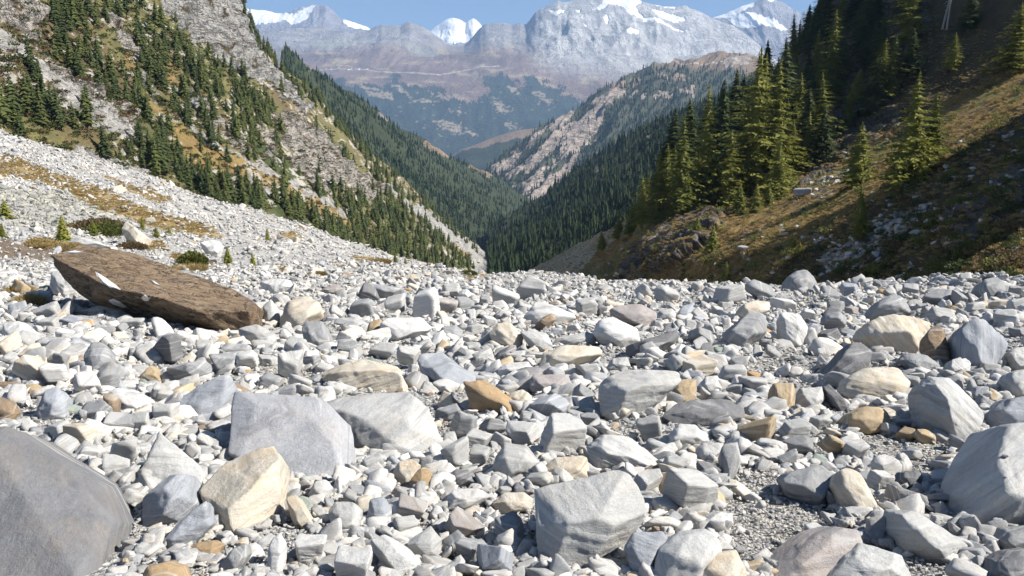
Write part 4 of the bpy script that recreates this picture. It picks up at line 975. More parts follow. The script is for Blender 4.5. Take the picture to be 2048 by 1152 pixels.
k1 = tbs.mix(tbs.ramp(s1, 0.36, 0.62), (0.14, 0.105, 0.078, 1), (0.46, 0.34, 0.225, 1))
k2 = tbs.mix(tbs.math('MULTIPLY', tbs.ramp(s2, 0.5, 0.7), 0.6), k1, (0.24, 0.125, 0.05, 1))
s4 = tbs.noise(scaled(tbs, rc_t, (1.0, 1.0, 1.6)), 1.4, 4, 0.6, 0.5)
k2 = tbs.mix(tbs.ramp(s4, 0.45, 0.62), k2, tbs.mix(0.5, k2, (0.42, 0.30, 0.19, 1)))
cr_ = tbs.ramp(tbs.math('ABSOLUTE', tbs.math('SUBTRACT', tbs.noise(scaled(tbs, rc_t, (1.6, 1.6, 2.6)), 1.2, 4, 0.6, 0.4), 0.5)), 0.0, 0.014, 0.8, 0.0)
k2 = tbs.mix(cr_, k2, (0.03, 0.024, 0.018, 1))
k3 = tbs.mix(tbs.math('MULTIPLY', tbs.ramp(s3, 0.60, 0.72), 0.5), k2, (0.46, 0.40, 0.33, 1))
M_BROWN = tbs.base(k3, tbs.bump(tbs.math('ADD', tbs.math('SUBTRACT', s1, cr_), tbs.math("MULTIPLY", s3, 0.4)), 0.25))
bb.data.materials[0] = M_BROWN
bb2 = place_boulder('knobbly brown rock at the right foot of the long brown boulder', [(452,655),(470,632),(498,616),(522,622),(529,648),(510,662),(470,668)], 'N', 12, None, level=4, rough=0.05, anchor='the knobbly brown foot', stain=0.7)
bb2.data.materials[0] = M_BROWN
bb2.color = (0.21, 0.14, 0.09, 0.6)
tq = NT('white_quartz'); M_QZ = tq.base((0.70, 0.67, 0.61, 1))
dep = bpy.context.evaluated_depsgraph_get()
from mathutils.bvhtree import BVHTree
def bvh_of(o):
    me = o.data
    return BVHTree.FromPolygons([o.matrix_world @ v.co if False else v.co + Vector(o.location) for v in me.vertices], [tuple(p.vertices) for p in me.polygons])
bvb = bvh_of(bb)
def on_surface(bvh, px, row):
    u, t = ray(px, row); d = Vector((float(u), 1.0, float(t))).normalized()
    return bvh.ray_cast(Vector((0, 0, 0)), d, 500)
for pl in [[(190,542),(196,546),(212,556),(232,570),(246,583),(240,583),(222,577),(204,565),(194,554)], [(216,600),(226,597),(240,603),(256,615),(250,616),(236,611),(222,606)], [(282,594),(290,588),(302,595),(298,602),(288,601)], [(128,506),(150,502),(170,506),(150,507)], [(300,560),(312,566),(322,574),(310,569)]]:
    c0 = np.mean(pl, 0); v = []; org = Vector(bb.location); n = len(pl)
    rings = [1.0, 0.75, 0.5, 0.25]
    for g in rings:
        for a, b in pl:
            h_ = on_surface(bvb, c0[0] + (a - c0[0]) * g, c0[1] + (b - c0[1]) * g)
            if h_[0] is not None: v.append(Vector(h_[0]) + Vector(h_[1]) * (0.028 - 0.034 * (g == 1.0)) - org)
    h_ = on_surface(bvb, *c0)
    if len(v) == 4 * n and h_[0] is not None:
        v.append(Vector(h_[0]) + Vector(h_[1]) * 0.03 - org)
        fs = [(r * n + i, r * n + (i + 1) % n, (r + 1) * n + (i + 1) % n, (r + 1) * n + i) for r in range(3) for i in range(n)] + [(3 * n + i, 3 * n + (i + 1) % n, 4 * n) for i in range(n)]
        link('quartz_lens', mesh_from('quartz_lens', np.array([tuple(x) for x in v]), fs, [M_QZ], False), parent=bb)
    else: print('LENSMISS', pl[0], len(v), n)

# ---- medium rocks: individuals too, in the gaps between the boulders
MEDIUM_N = 180
ADJ = {'W': 'white', 'P': 'pale grey', 'G': 'grey', 'B': 'blue grey', 'D': 'dark grey', 'C': 'cream', 'T': 'tan', 'O': 'ochre', 'N': 'brown', 'K': 'green grey', 'V': 'purplish grey'}
def mask_heroes(px, row, grow=0.0):
    r = np.zeros(np.shape(px), bool)
    if len(r) > 500:
        for poly, *_ in HERO_POLYS:
            c = np.mean(poly, 0); pp = [(c[0] + (a - c[0]) * (1 + grow), c[1] + (b - c[1]) * (1 + grow)) for a, b in poly]
            q = np.array(pp); i = np.nonzero((px > q[:, 0].min()) & (px < q[:, 0].max()) & (row > q[:, 1].min()) & (row < q[:, 1].max()))[0]
            r[i] |= inpoly(px[i], row[i], pp)
        return r
    for poly, *_ in HERO_POLYS:
        c = np.mean(poly, 0)
        pp = [(c[0] + (a - c[0]) * (1 + grow), c[1] + (b - c[1]) * (1 + grow)) for a, b in poly]
        r |= inpoly(px, row, pp)
    return r
OCC = np.zeros((340, 560), bool)      # 4 px cells, origin (-96, 0)
gx_, gy_ = np.meshgrid(np.arange(560) * 4.0 - 94, np.arange(340) * 4.0 + 2)
OCC |= mask_heroes(gx_.ravel(), gy_.ravel(), 0.04).reshape(OCC.shape)
MED = np.zeros((340, 560), bool)
used = set(h[4] for h in HERO_POLYS); placed = []
rng = np.random.default_rng(5)
cand = 0
anchors = [(h[3], h[5]) for h in HERO_POLYS if h[3]]
tries = 0
while len(placed) < MEDIUM_N and tries < 30000:
    tries += 1
    row = 1140 - 560 * rng.uniform(0, 1) ** 0.85
    px = rng.uniform(8, 2040)
    sc = 0.35 + 0.65 * (row - 560) / 580
    w = rng.uniform(44, 112) * sc; h = w * rng.uniform(0.5, 0.95)
    if len(placed) < 40: w *= 1.25; h *= 1.25
    tt = np.linspace(0, 2 * math.pi, 9)[:-1]
    a, b = px + w * 0.55 * np.cos(tt), row + h * 0.55 * np.sin(tt)
    if OCC[np.clip((np.append(b, row) / 4).astype(int), 0, 339), np.clip(((np.append(a, px) + 96) / 4).astype(int), 0, 559)].any(): continue
    if zone(np.array([px]), np.array([row]), SANDY, 2).any() or zone(np.array([px]), np.array([row + h / 2]), GRASSY, 2).any(): continue
    if any(abs(px - q[0]) < 0.42 * (w + q[2]) and abs(row - q[1]) < 0.40 * (h + q[3]) for q in placed): continue
    y, ok = hit([px], [row + h / 2])
    if not ok[0] or y[0] > 60: continue
    kd = rng.choice(list('WWWWWPPPPPPPPPPGGGGBBCCTDVPPPGPPPG'))
    n = rng.integers(6, 9); th = np.sort(rng.uniform(0, 2 * math.pi, n)); rr = rng.uniform(0.86, 1.08, n)
    ang = rng.normal(0, 0.3); ca, sa = math.cos(ang), math.sin(ang)
    ex, ey = rr * w / 2 * np.cos(th), rr * h / 2 * np.sin(th)
    poly = [(px + ca * p - sa * q, row + sa * p + ca * q) for p, q in zip(ex, ey)]
    if max(np.diff(np.append(th, th[0] + 2 * math.pi))) > 2.0: continue
    # a label from its look and from what it lies beside
    an = sorted(anchors, key=lambda t: (t[1][0] - px) ** 2 + ((t[1][1] - row) * 1.5) ** 2)
    size = 'small' if w < 34 else ('medium' if w < 52 else 'sizeable')
    flat = 'flat' if h < 0.62 * w else ('angular' if True else '')
    shp = float(rng.uniform(9, 34))
    form = 'flat' if h < 0.62 * w else ('rounded' if shp < 13 else 'angular')
    lab = None
    for an_name, (ax, ay) in an[:6]:
        dx, dy = px - ax, (row - ay) * 1.3
        rel = ('right of' if dx > 0 else 'left of') if abs(dx) > abs(dy) else ('below' if dy > 0 else 'above')
        for cnd in (f'{size} {form} {ADJ[kd]} rock {rel} {an_name}',):
            if cnd not in used and len(cnd.split()) <= 16: lab = cnd; break
        if lab: break
    if lab is None: continue
    used.add(lab); placed.append((px, row, w, h))
    yb = float(y[0]); m_ = yb / F
    v, f, rc = block_geometry((w * m_ * 1.05, w * m_ * rng.uniform(0.6, 0.9), h * m_ * rng.uniform(0.95, 1.15)), 5 if w > 55 else 4, 18 if form == 'rounded' else 60, rng, 0.025, int(rng.integers(3, 7)), 0.2)
    R_ = np.array(Matrix.Rotation(rng.uniform(-0.6, 0.6), 3, 'Z') @ Matrix.Rotation(rng.normal(0.15, 0.25), 3, 'X') @ Matrix.Rotation(rng.normal(0, 0.25), 3, 'Y'))
    v = v @ R_.T
    o = link('rock', mesh_from('rock', v, f, [M_ROCK], True, attrs={'rc': ('FLOAT_VECTOR', rc)}), loc=P(px, row, yb) + np.array([0, 0.12 * w * m_, 0]))
    o.color = stone_tint(kd, rng); tag(o, lab, 'rock', 'boulders and rocks of the debris field')
    cells = inpoly(gx_, gy_, poly); MED |= cells

# two pebbles on the giant boulder, one on the white slab, as in the place
for lab, px, row, w, kd, host in (('small dark pebble lying on the giant smooth boulder, the upper one', 2009, 915, 16, 'D', 25), ('small dark pebble lying on the giant smooth boulder, the lower one', 2010, 955, 9, 'D', 25), ('small brown pebble on the broad white slab near the left edge', 40, 648, 15, 'N', 71)):
    ob = [o for o in bpy.data.objects if o.get('label') == H[host][0]]
    if not ob: continue
    hh = on_surface(bvh_of(ob[0]), px, row)
    if hh[0] is None: continue
    y = hh[0][1]; r = w / 2 * y / F
    rg = np.random.default_rng(int(px)); pp = rg.normal(size=(14, 3)); pp /= np.linalg.norm(pp, axis=1)[:, None]; pp *= np.array([1, .8, .6]) * r
    v, f, rc = rock_geometry(pp, 3, 12, rg)
    o = link('pebble', mesh_from('pebble', v, f, [M_ROCK], True, attrs={'rc': ('FLOAT_VECTOR', rc)}), loc=Vector(hh[0]) + Vector(hh[1]) * r * 0.45)
    o.color = stone_tint(kd, rg); tag(o, lab, 'pebble')

# ---- scatter helper: uncountable stuff instanced on points
LIB = bpy.data.collections.new('scatter_library')
def scatter(name, label, pts, scl, rot, idx, variants, tint=None):
    lib = bpy.data.collections.new(name + '_variants')
    for k, me in enumerate(variants):
        o = bpy.data.objects.new('%s_variant_%02d' % (name, k), me); lib.objects.link(o)
    me = bpy.data.meshes.new(name)
    me.vertices.add(len(pts)); me.vertices.foreach_set('co', np.asarray(pts, np.float32).ravel())
    def put(n, typ, key, arr, dt=np.float32):
        a = me.attributes.new(n, typ, 'POINT'); a.data.foreach_set(key, np.asarray(arr, dt).ravel())
    put('scl', 'FLOAT_VECTOR', 'vector', scl); put('rot', 'FLOAT_VECTOR', 'vector', rot); put('idx', 'INT', 'value', idx, np.int32)
    if tint is not None:
        tt = np.ones((len(pts), 4)); tt[:, :3] = tint; put('tint', 'FLOAT_COLOR', 'color', tt)
    o = link(name, me)
    ng = bpy.data.node_groups.new(name, 'GeometryNodeTree')
    ng.interface.new_socket('Geometry', in_out='INPUT', socket_type='NodeSocketGeometry')
    ng.interface.new_socket('Geometry', in_out='OUTPUT', socket_type='NodeSocketGeometry')
    gi = ng.nodes.new('NodeGroupInput'); go = ng.nodes.new('NodeGroupOutput')
    iop = ng.nodes.new('GeometryNodeInstanceOnPoints'); ci = ng.nodes.new('GeometryNodeCollectionInfo')
    ci.inputs['Collection'].default_value = lib; ci.inputs['Separate Children'].default_value = True; ci.inputs['Reset Children'].default_value = True
    def named(n, typ):
        x = ng.nodes.new('GeometryNodeInputNamedAttribute'); x.data_type = typ; x.inputs['Name'].default_value = n; return x.outputs['Attribute']
    L = ng.links.new
    L(gi.outputs[0], iop.inputs['Points']); L(ci.outputs[0], iop.inputs['Instance']); iop.inputs['Pick Instance'].default_value = True
    L(named('idx', 'INT'), iop.inputs['Instance Index']); L(named('scl', 'FLOAT_VECTOR'), iop.inputs['Scale'])
    e2r = ng.nodes.new('FunctionNodeEulerToRotation'); L(named('rot', 'FLOAT_VECTOR'), e2r.inputs[0]); L(e2r.outputs[0], iop.inputs['Rotation'])
    L(iop.outputs[0], go.inputs[0])
    md = o.modifiers.new('scatter', 'NODES'); md.node_group = ng
    return tag(o, label, kind='stuff')

def stone_variants(n, level, seed):
    out = []
    for k in range(n):
        rg = np.random.default_rng(seed + k)
        v, f, rc = block_geometry((1.0, rg.uniform(0.55, 0.95), rg.uniform(0.25, 0.7)), level, float(rg.uniform(25, 90)), rg, 0.025, int(rg.integers(2, 7)), 0.20)
        out.append(mesh_from('stone_variant', v, f, [M_STONE], level > 2, attrs={'rc': ('FLOAT_VECTOR', rc)}))
    return out
def stone_scatter():
    rg = np.random.default_rng(77)
    specs = []
    # (count, row range, size range in photo pixels)
    def sample(n, r0, r1, s0, s1, pw):
        row = rg.uniform(r0, r1, n); px = rg.uniform(-160, 2210, n)
        s = s0 * (s1 / s0) ** (rg.uniform(0, 1, n) ** pw)
        return px, row, s
    groups = [sample(12000, 560, 1300, 9, 18, 1.1), sample(16000, 620, 1300, 16, 36, 1.1), sample(8000, 680, 1300, 30, 60, 1.2), sample(42000, 560, 1300, 4.5, 9, 1.0),
              sample(26000, 530, 700, 3.5, 9, 1.0), sample(16000, 535, 700, 8, 18, 1.2), sample(5500, 560, 760, 16, 34, 1.2),
              sample(60000, 255, 560, 3.0, 6.5, 1.3), sample(16000, 255, 560, 5.5, 11, 1.5), sample(1500, 290, 560, 11, 22, 1.8)]
    px = np.concatenate([g[0] for g in groups]); row = np.concatenate([g[1] for g in groups]); s = np.concatenate([g[2] for g in groups])
    y, ok = hit(px, row)
    gr = zone(px, row, GRASSY, 14); sa = zone(px, row, SANDY); ea = zone(px, row, EARTHY)
    cn = fbm(xyz(px * 0.0045, row * 0.011, 4), 3, 17)       # coarse and fine patches, as floods leave them
    patch = (s < 15) | (row < 540) | (rg.uniform(size=len(px)) < 0.62 + 1.9 * cn)
    keep = ok & patch & ~mask_heroes(px, row, -0.06) & ~MED[np.clip((row / 4).astype(int), 0, 339), np.clip(((px + 96) / 4).astype(int), 0, 559)] & ~(gr & (rg.uniform(size=len(px)) < 0.66)) & ~(sa & (s > 11) & (rg.uniform(size=len(px)) < 0.93)) & ~(ea & (rg.uniform(size=len(px)) < 0.8))
    # finer stones in the field of gravel at the right and behind the big blocks
    px, row, s, y = px[keep], row[keep], s[keep], y[keep]
    u, t = ray(px, row); x = u * y
    size = s * y / F
    size = np.minimum(size, rg.uniform(0.5, 1.6, len(size)))
    z = ground(x, y) + size * rg.uniform(-0.08, 0.30, len(x))
    n = len(x)
    f = size[:, None] * np.stack([rg.uniform(0.8, 1.25, n), rg.uniform(0.7, 1.1, n), rg.uniform(0.7, 1.2, n)], -1)
    rot = np.stack([rg.normal(0, 0.42, n), rg.normal(0, 0.42, n), rg.uniform(0, 6.28, n)], -1)
    pal = np.array([(0.53, 0.52, 0.50), (0.44, 0.435, 0.425), (0.38, 0.38, 0.37), (0.31, 0.315, 0.315), (0.27, 0.28, 0.29), (0.31, 0.325, 0.35), (0.22, 0.225, 0.235), (0.55, 0.50, 0.42), (0.44, 0.35, 0.24), (0.38, 0.25, 0.13), (0.24, 0.18, 0.13), (0.22, 0.26, 0.235)])
    w = np.array([0.18, 0.22, 0.20, 0.16, 0.085, 0.05, 0.03, 0.05, 0.011, 0.004, 0.008, 0.004]); w /= w.sum()
    c = pal[rg.choice(len(pal), n, p=w)] * rg.uniform(0.9, 1.08, n)[:, None]
    lich = zone(px, row, [[(-40, 372), (100, 385), (230, 410), (330, 450), (380, 470), (240, 470), (120, 450), (-40, 455)]], 10)
    c[lich] = c[lich] * 0.72 * np.array([0.98, 1.0, 0.90])
    near = s > 13
    V1 = stone_variants(26, 3, 900); V2 = stone_variants(20, 2, 1400)
    i = rg.integers(0, 26, n); j = rg.integers(0, 20, n)
    p = xyz(x, y, z)
    scatter('loose_stones', 'countless loose stones between the boulders', p[near], f[near], rot[near], i[near], V1, c[near])
    scatter('scree', 'fine scree and pebbles covering the debris field', p[~near], f[~near], rot[~near], j[~near], V2, c[~near])
    print('STONES', n)
stone_scatter()

for o in bpy.data.objects:
    if o.get('label', '').startswith('huge dark grey slab'): o.color = (0.17, 0.172, 0.18, 0.12)
    if o.get('label', '').startswith('large bluish grey slab'): o.color = (0.33, 0.335, 0.35, 0.1)
tdd = NT('bleached_wood'); M_DEAD = tdd.base((0.34, 0.31, 0.28, 1))
# ---------------------------------------------------------------- conifers
def tree_mesh(name, h, rad, seed, levels, per, segs, mats, wispy=1.0, trunk_r=None, bare=0.06, droop=0.28, parts=False, core=0.6):
    """tapered trunk with whorls of drooping branches that carry many small needle sprays"""
    rg = np.random.default_rng(seed)
    tv, tf = [], []; cv, cf = [], []
    r0 = trunk_r or h * 0.016
    ns = 6; lv = 7
    lean = rg.normal(0, 0.012, 2)
    def ax(z): return np.array([lean[0] * z + 0.006 * h * math.sin(z / h * 5), lean[1] * z, z])
    for i in range(lv):
        z = h * i / (lv - 1); r = r0 * (1 - 0.93 * z / h) * (1.35 if i == 0 else 1)
        for k in range(ns):
            a = 2 * math.pi * k / ns; tv.append(ax(z) + np.array([r * math.cos(a), r * math.sin(a), 0]))
    for i in range(lv - 1):
        for k in range(ns):
            a = i * ns + k; b = i * ns + (k + 1) % ns; tf.append((a, b, b + ns, a + ns))
    def quad(p, d, side, ln, wd, sag):
        """one needle spray: a small bent leaf of two triangles"""
        q0 = p; q1 = p + d * ln * 0.55 + side * wd + np.array([0, 0, -sag * ln * 0.3]); q2 = p + d * ln + np.array([0, 0, -sag * ln]); q3 = p + d * ln * 0.5 - side * wd + np.array([0, 0, -sag * ln * 0.4])
        n = len(cv); cv.extend([q0, q1, q2, q3]); cf.append((n, n + 1, n + 2)); cf.append((n, n + 2, n + 3))
    for i in range(levels):
        f = (i + rg.uniform(0, 0.8)) / levels
        z = h * (bare + (1 - bare) * f)
        if z > h * 0.985: z = h * 0.985
        ff = (z / h - bare) / (1 - bare)
        L0 = rad * (1 - ff) ** 0.78 * (0.55 + 0.45 * min(1, ff * 7 + 0.35)) + 0.02 * h * (1 - ff) + 0.008 * h
        a0 = rg.uniform(0, 6.28)
        # dense inner foliage: a ragged drooping skirt
        if core and L0 > 0.004 * h:
            nn = 9; b0 = len(cv); aa = rg.uniform(0, 6)
            for q in range(nn):
                al = aa + 2 * math.pi * q / nn; rr = L0 * core * (1.12 if q % 2 else 0.62) * rg.uniform(0.75, 1.2)
                cv.append(ax(z) + np.array([rr * math.cos(al), rr * math.sin(al), -0.30 * rr + 0.1 * L0 * (q % 2 == 0)]))
            cv.append(ax(min(h * 0.99, z + 0.45 * L0 + h * 0.5 / levels)))
            for q in range(nn): cf.append((b0 + q, b0 + (q + 1) % nn, b0 + nn))
        m = max(3, int(per * (0.55 + 0.45 * (1 - ff))))
        for b in range(m):
            if rg.uniform() < 0.13: continue
            a = a0 + 2 * math.pi * b / m + rg.normal(0, 0.22); L = L0 * rg.uniform(0.45, 1.22)
            up = 0.28 - 0.55 * (1 - ff) * rg.uniform(0.6, 1.2)
            d = np.array([math.cos(a), math.sin(a), up]); sd = np.array([-math.sin(a), math.cos(a), 0.0])
            base = ax(z)
            prev = base
            for s_ in range(segs):
                g = (s_ + 0.6) / segs
                p = base + d * L * g + np.array([0, 0, -droop * L * g * g + 0.12 * L * max(0, g - 0.7)])
                wd = L * 0.34 * (1 - 0.62 * g) * wispy
                for sg in (-1, 1):
                    dd = d * 0.55 + sd * sg * rg.uniform(0.5, 0.95) + np.array([0, 0, rg.normal(-0.05, 0.12)])
                    dd /= np.linalg.norm(dd)
                    nrm = np.cross(dd, [0, 0, 1]); nrm /= np.linalg.norm(nrm) + 1e-6
                    nrm = nrm * math.cos(1.0) + np.array([0, 0, rg.normal(0, 0.5)])
                    quad(p, dd, nrm, wd * rg.uniform(0.9, 1.5), wd * 0.30, rg.uniform(0.1, 0.5))
                if segs > 2: quad(p, np.array([d[0] * 0.3, d[1] * 0.3, -0.9]), sd, wd * 0.6, wd * 0.28, 0.1)
                prev = p
            quad(base + d * L * 0.8 + np.array([0, 0, -droop * L * 0.6]), d, sd, L * 0.28, L * 0.07, 0.2)
    quad(ax(h * 0.95), np.array([0.02, 0, 1.0]), np.array([1.0, 0, 0]), h * 0.06, h * 0.006, 0); quad(ax(h * 0.95), np.array([0, 0.02, 1.0]), np.array([0, 1.0, 0]), h * 0.06, h * 0.006, 0)
    if parts:
        a = mesh_from('trunk', np.array(tv), tf, [mats[1]], True); b = mesh_from('crown', np.array(cv), np.array(cf, np.int32), [mats[0]], False)
        return a, b
    n = len(tv)
    fs = [tuple(q) for q in tf] + [tuple(int(x) + n for x in q) for q in cf]
    return mesh_from(name, np.array(tv + cv), fs, [mats[1], mats[0]], False, midx=None), len(tf)
def tree_single(name, *a, **k):
    me, nt = tree_mesh(name, *a, **k)
    mi = np.ones(len(me.polygons), np.int32); mi[:nt] = 0
    me.polygons.foreach_set('material_index', mi); me.update()
    return me

# lowest poly for the far forests
def far_tree(seed, mat, layers=4):
    rg = np.random.default_rng(seed); v = []; f = []
    for k in range(layers):
        z0 = k / layers * 0.86 + 0.03; z1 = min(1.0, z0 + 1.5 / layers); r = 0.17 * (1 - z0) ** 0.8 * rg.uniform(0.85, 1.15)
        n = 6; b = len(v); a0 = rg.uniform(0, 6)
        for q in range(n):
            a = a0 + 2 * math.pi * q / n; rr = r * (1.15 if q % 2 else 0.62) * rg.uniform(0.8, 1.2)
            v.append((rr * math.cos(a), rr * math.sin(a), z0 - 0.05 * (q % 2)))
        v.append((rg.normal(0, 0.008), rg.normal(0, 0.008), z1))
        for q in range(n): f.append((b + q, b + (q + 1) % n, b + n))
    return mesh_from('far_tree', np.array(v), np.array(f, np.int32), [mat], False)

def scatter_px(rg, n, box, density):
    """random picture positions, thinned by a density function of (px, row)"""
    px = rg.uniform(box[0], box[2], n); row = rg.uniform(box[1], box[3], n)
    k = rg.uniform(size=n) < density(px, row)
    return px[k], row[k]
def forest(name, label, sheet, pxr, hmin, hmax, variants, rg, tint=None):
    px, row = pxr
    p, ok = sheet.at(px, row); p = p[ok]
    cl_ = fbm(xyz(p[:, 0] / 70, p[:, 1] / 90, 0), 3, 88); kp = rg.uniform(size=len(p)) < 1.15 + 1.3 * cl_; p = p[kp]; cl_ = cl_[kp]
    n = len(p); h = rg.uniform(hmin, hmax, n) * rg.uniform(0.65, 1.0, n) * (1 + 0.5 * cl_)
    w = h * rg.uniform(0.85, 1.25, n)
    rot = np.stack([rg.normal(0, 0.03, n), rg.normal(0, 0.03, n), rg.uniform(0, 6.28, n)], -1)
    p[:, 2] -= 0.04 * h
    scatter(name, label, p, np.stack([w, w, h], -1), rot, rg.integers(0, len(variants), n), variants)
    print(name.upper(), n)
rgt = np.random.default_rng(2024)
FARV = [far_tree(60 + k, M_FAR) for k in range(6)]
FARV2 = [far_tree(80 + k, M_SPRUCE, 6) for k in range(8)]

def dens_c(px, row):
    a = interp(px, [(603, 131), (1058, 400), (1090, 431)], 1)
    bare = soft(px, row, [[(845, 285), (870, 292), (905, 312), (912, 322), (880, 312), (850, 298)], [(930, 320), (960, 335), (988, 355), (975, 360), (940, 340)], [(600, 122), (628, 138), (622, 148), (600, 140)], [(752, 218), (775, 230), (765, 242), (752, 235)]], 3, 7, 0.08)
    return np.where(bare, 0.02, 1.0)
forest('left_spruce_forest', 'dark spruce forest covering the slope beyond the left cliffs', C, scatter_px(rgt, 11000, (560, 90, 1090, 500), dens_c), 9, 16, FARV, rgt)
forest('right_spruce_forest', 'dense dark spruce forest on the slope beyond the big trees at the right', FS,
       scatter_px(rgt, 11000, (975, 148, 1650, 545), lambda a, b: np.where(soft(a, b, [[(1186, 328), (1197, 323), (1202, 352), (1190, 364)], [(1286, 270), (1302, 270), (1300, 284)]], 3, 9, 0.08), 0.0, 0.95)), 12, 21, FARV, rgt)
def dens_e(px, row):
    alp = sstep(150, 128, row + (1400 - px) * 0.07)
    sc = soft(px, row, SCAR, 10, 45, 0.06)
    k = (px + row * 1.15); st = fbm(xyz(k * 0.045, (px - row) * 0.006, 2), 4, 90)
    gl = (st > 0.14) & inpoly(px, row, [(930, 400), (1000, 310), (1100, 240), (1190, 200), (1210, 230), (1150, 330), (1060, 420)])
    return np.where(sc | gl, 0.06, 0.85) * (1 - 0.97 * alp)
forest('scar_mountain_forest', 'blue green conifer forest on the mountain with the bare scar', E, scatter_px(rgt, 17000, (945, 100, 1700, 470), dens_e), 15, 30, FARV, rgt)

# ---- trees of the left valley wall
def dens_wall(px, row):
    cl, sc, go = wall_masks(px, row)
    n = fbm(xyz(px * 0.012, row * 0.012, 7), 3, 300)
    d = 0.26 + 1.2 * n
    hot = inpoly(px, row, [(60, -60), (300, -60), (345, 55), (420, 110), (450, 135), (560, 195), (640, 225), (640, 262), (545, 225), (540, 330), (440, 270), (360, 200), (345, 230), (280, 150), (250, 110), (200, 215), (95, 130), (70, 20)])
    d = np.where(hot, 0.50 + 0.9 * n, d)
    low = inpoly(px, row, [(640, 268), (760, 340), (900, 440), (1055, 550), (960, 560), (700, 500), (560, 450), (300, 370), (240, 300), (340, 300), (440, 350), (560, 400), (700, 440), (700, 340)])
    d = np.where(low, 0.75 + 1.2 * n, d)
    d = np.where(go, 0.05, d); d = np.where(sc, 0.03, d); d = np.where(cl, 0.08, d)
    up = cl & (row < 170) & (px > 300)
    d = np.where(up, 0.03, d)
    ridge = np.abs(row - interp(px, [(470, -10), (500, 48), (540, 97), (575, 137), (620, 175), (680, 238), (720, 280), (780, 340), (900, 445), (1050, 548)], 1)) < 22
    d = np.where(ridge & (px > 480), 0.9, d)
    return np.clip(d, 0, 1)
def ordn(k):
    w = ['first', 'second', 'third', 'fourth', 'fifth', 'sixth', 'seventh', 'eighth', 'ninth', 'tenth', 'eleventh', 'twelfth']
    return w[k] if k < 12 else '%d%s' % (k + 1, 'th' if 10 <= (k + 1) % 100 <= 20 else {1: 'st', 2: 'nd', 3: 'rd'}.get((k + 1) % 10, 'th'))
def number_group(grp, phrase):
    """each tree of a row gets its own place in the row"""
    L = [o for o in bpy.data.objects if o.get('group') == grp]
    L.sort(key=lambda o: pix(np.array(o.location))[0])
    hs = sorted(pix(np.array(o.location))[1] for o in L)
    for k, o in enumerate(L):
        px, row = pix(np.array(o.location))
        q = 'high up' if row < hs[len(hs) // 3] else ('low down' if row > hs[2 * len(hs) // 3] else 'midway up')
        o['label'] = '%s, %s, %s from the left' % (phrase, q, ordn(k))
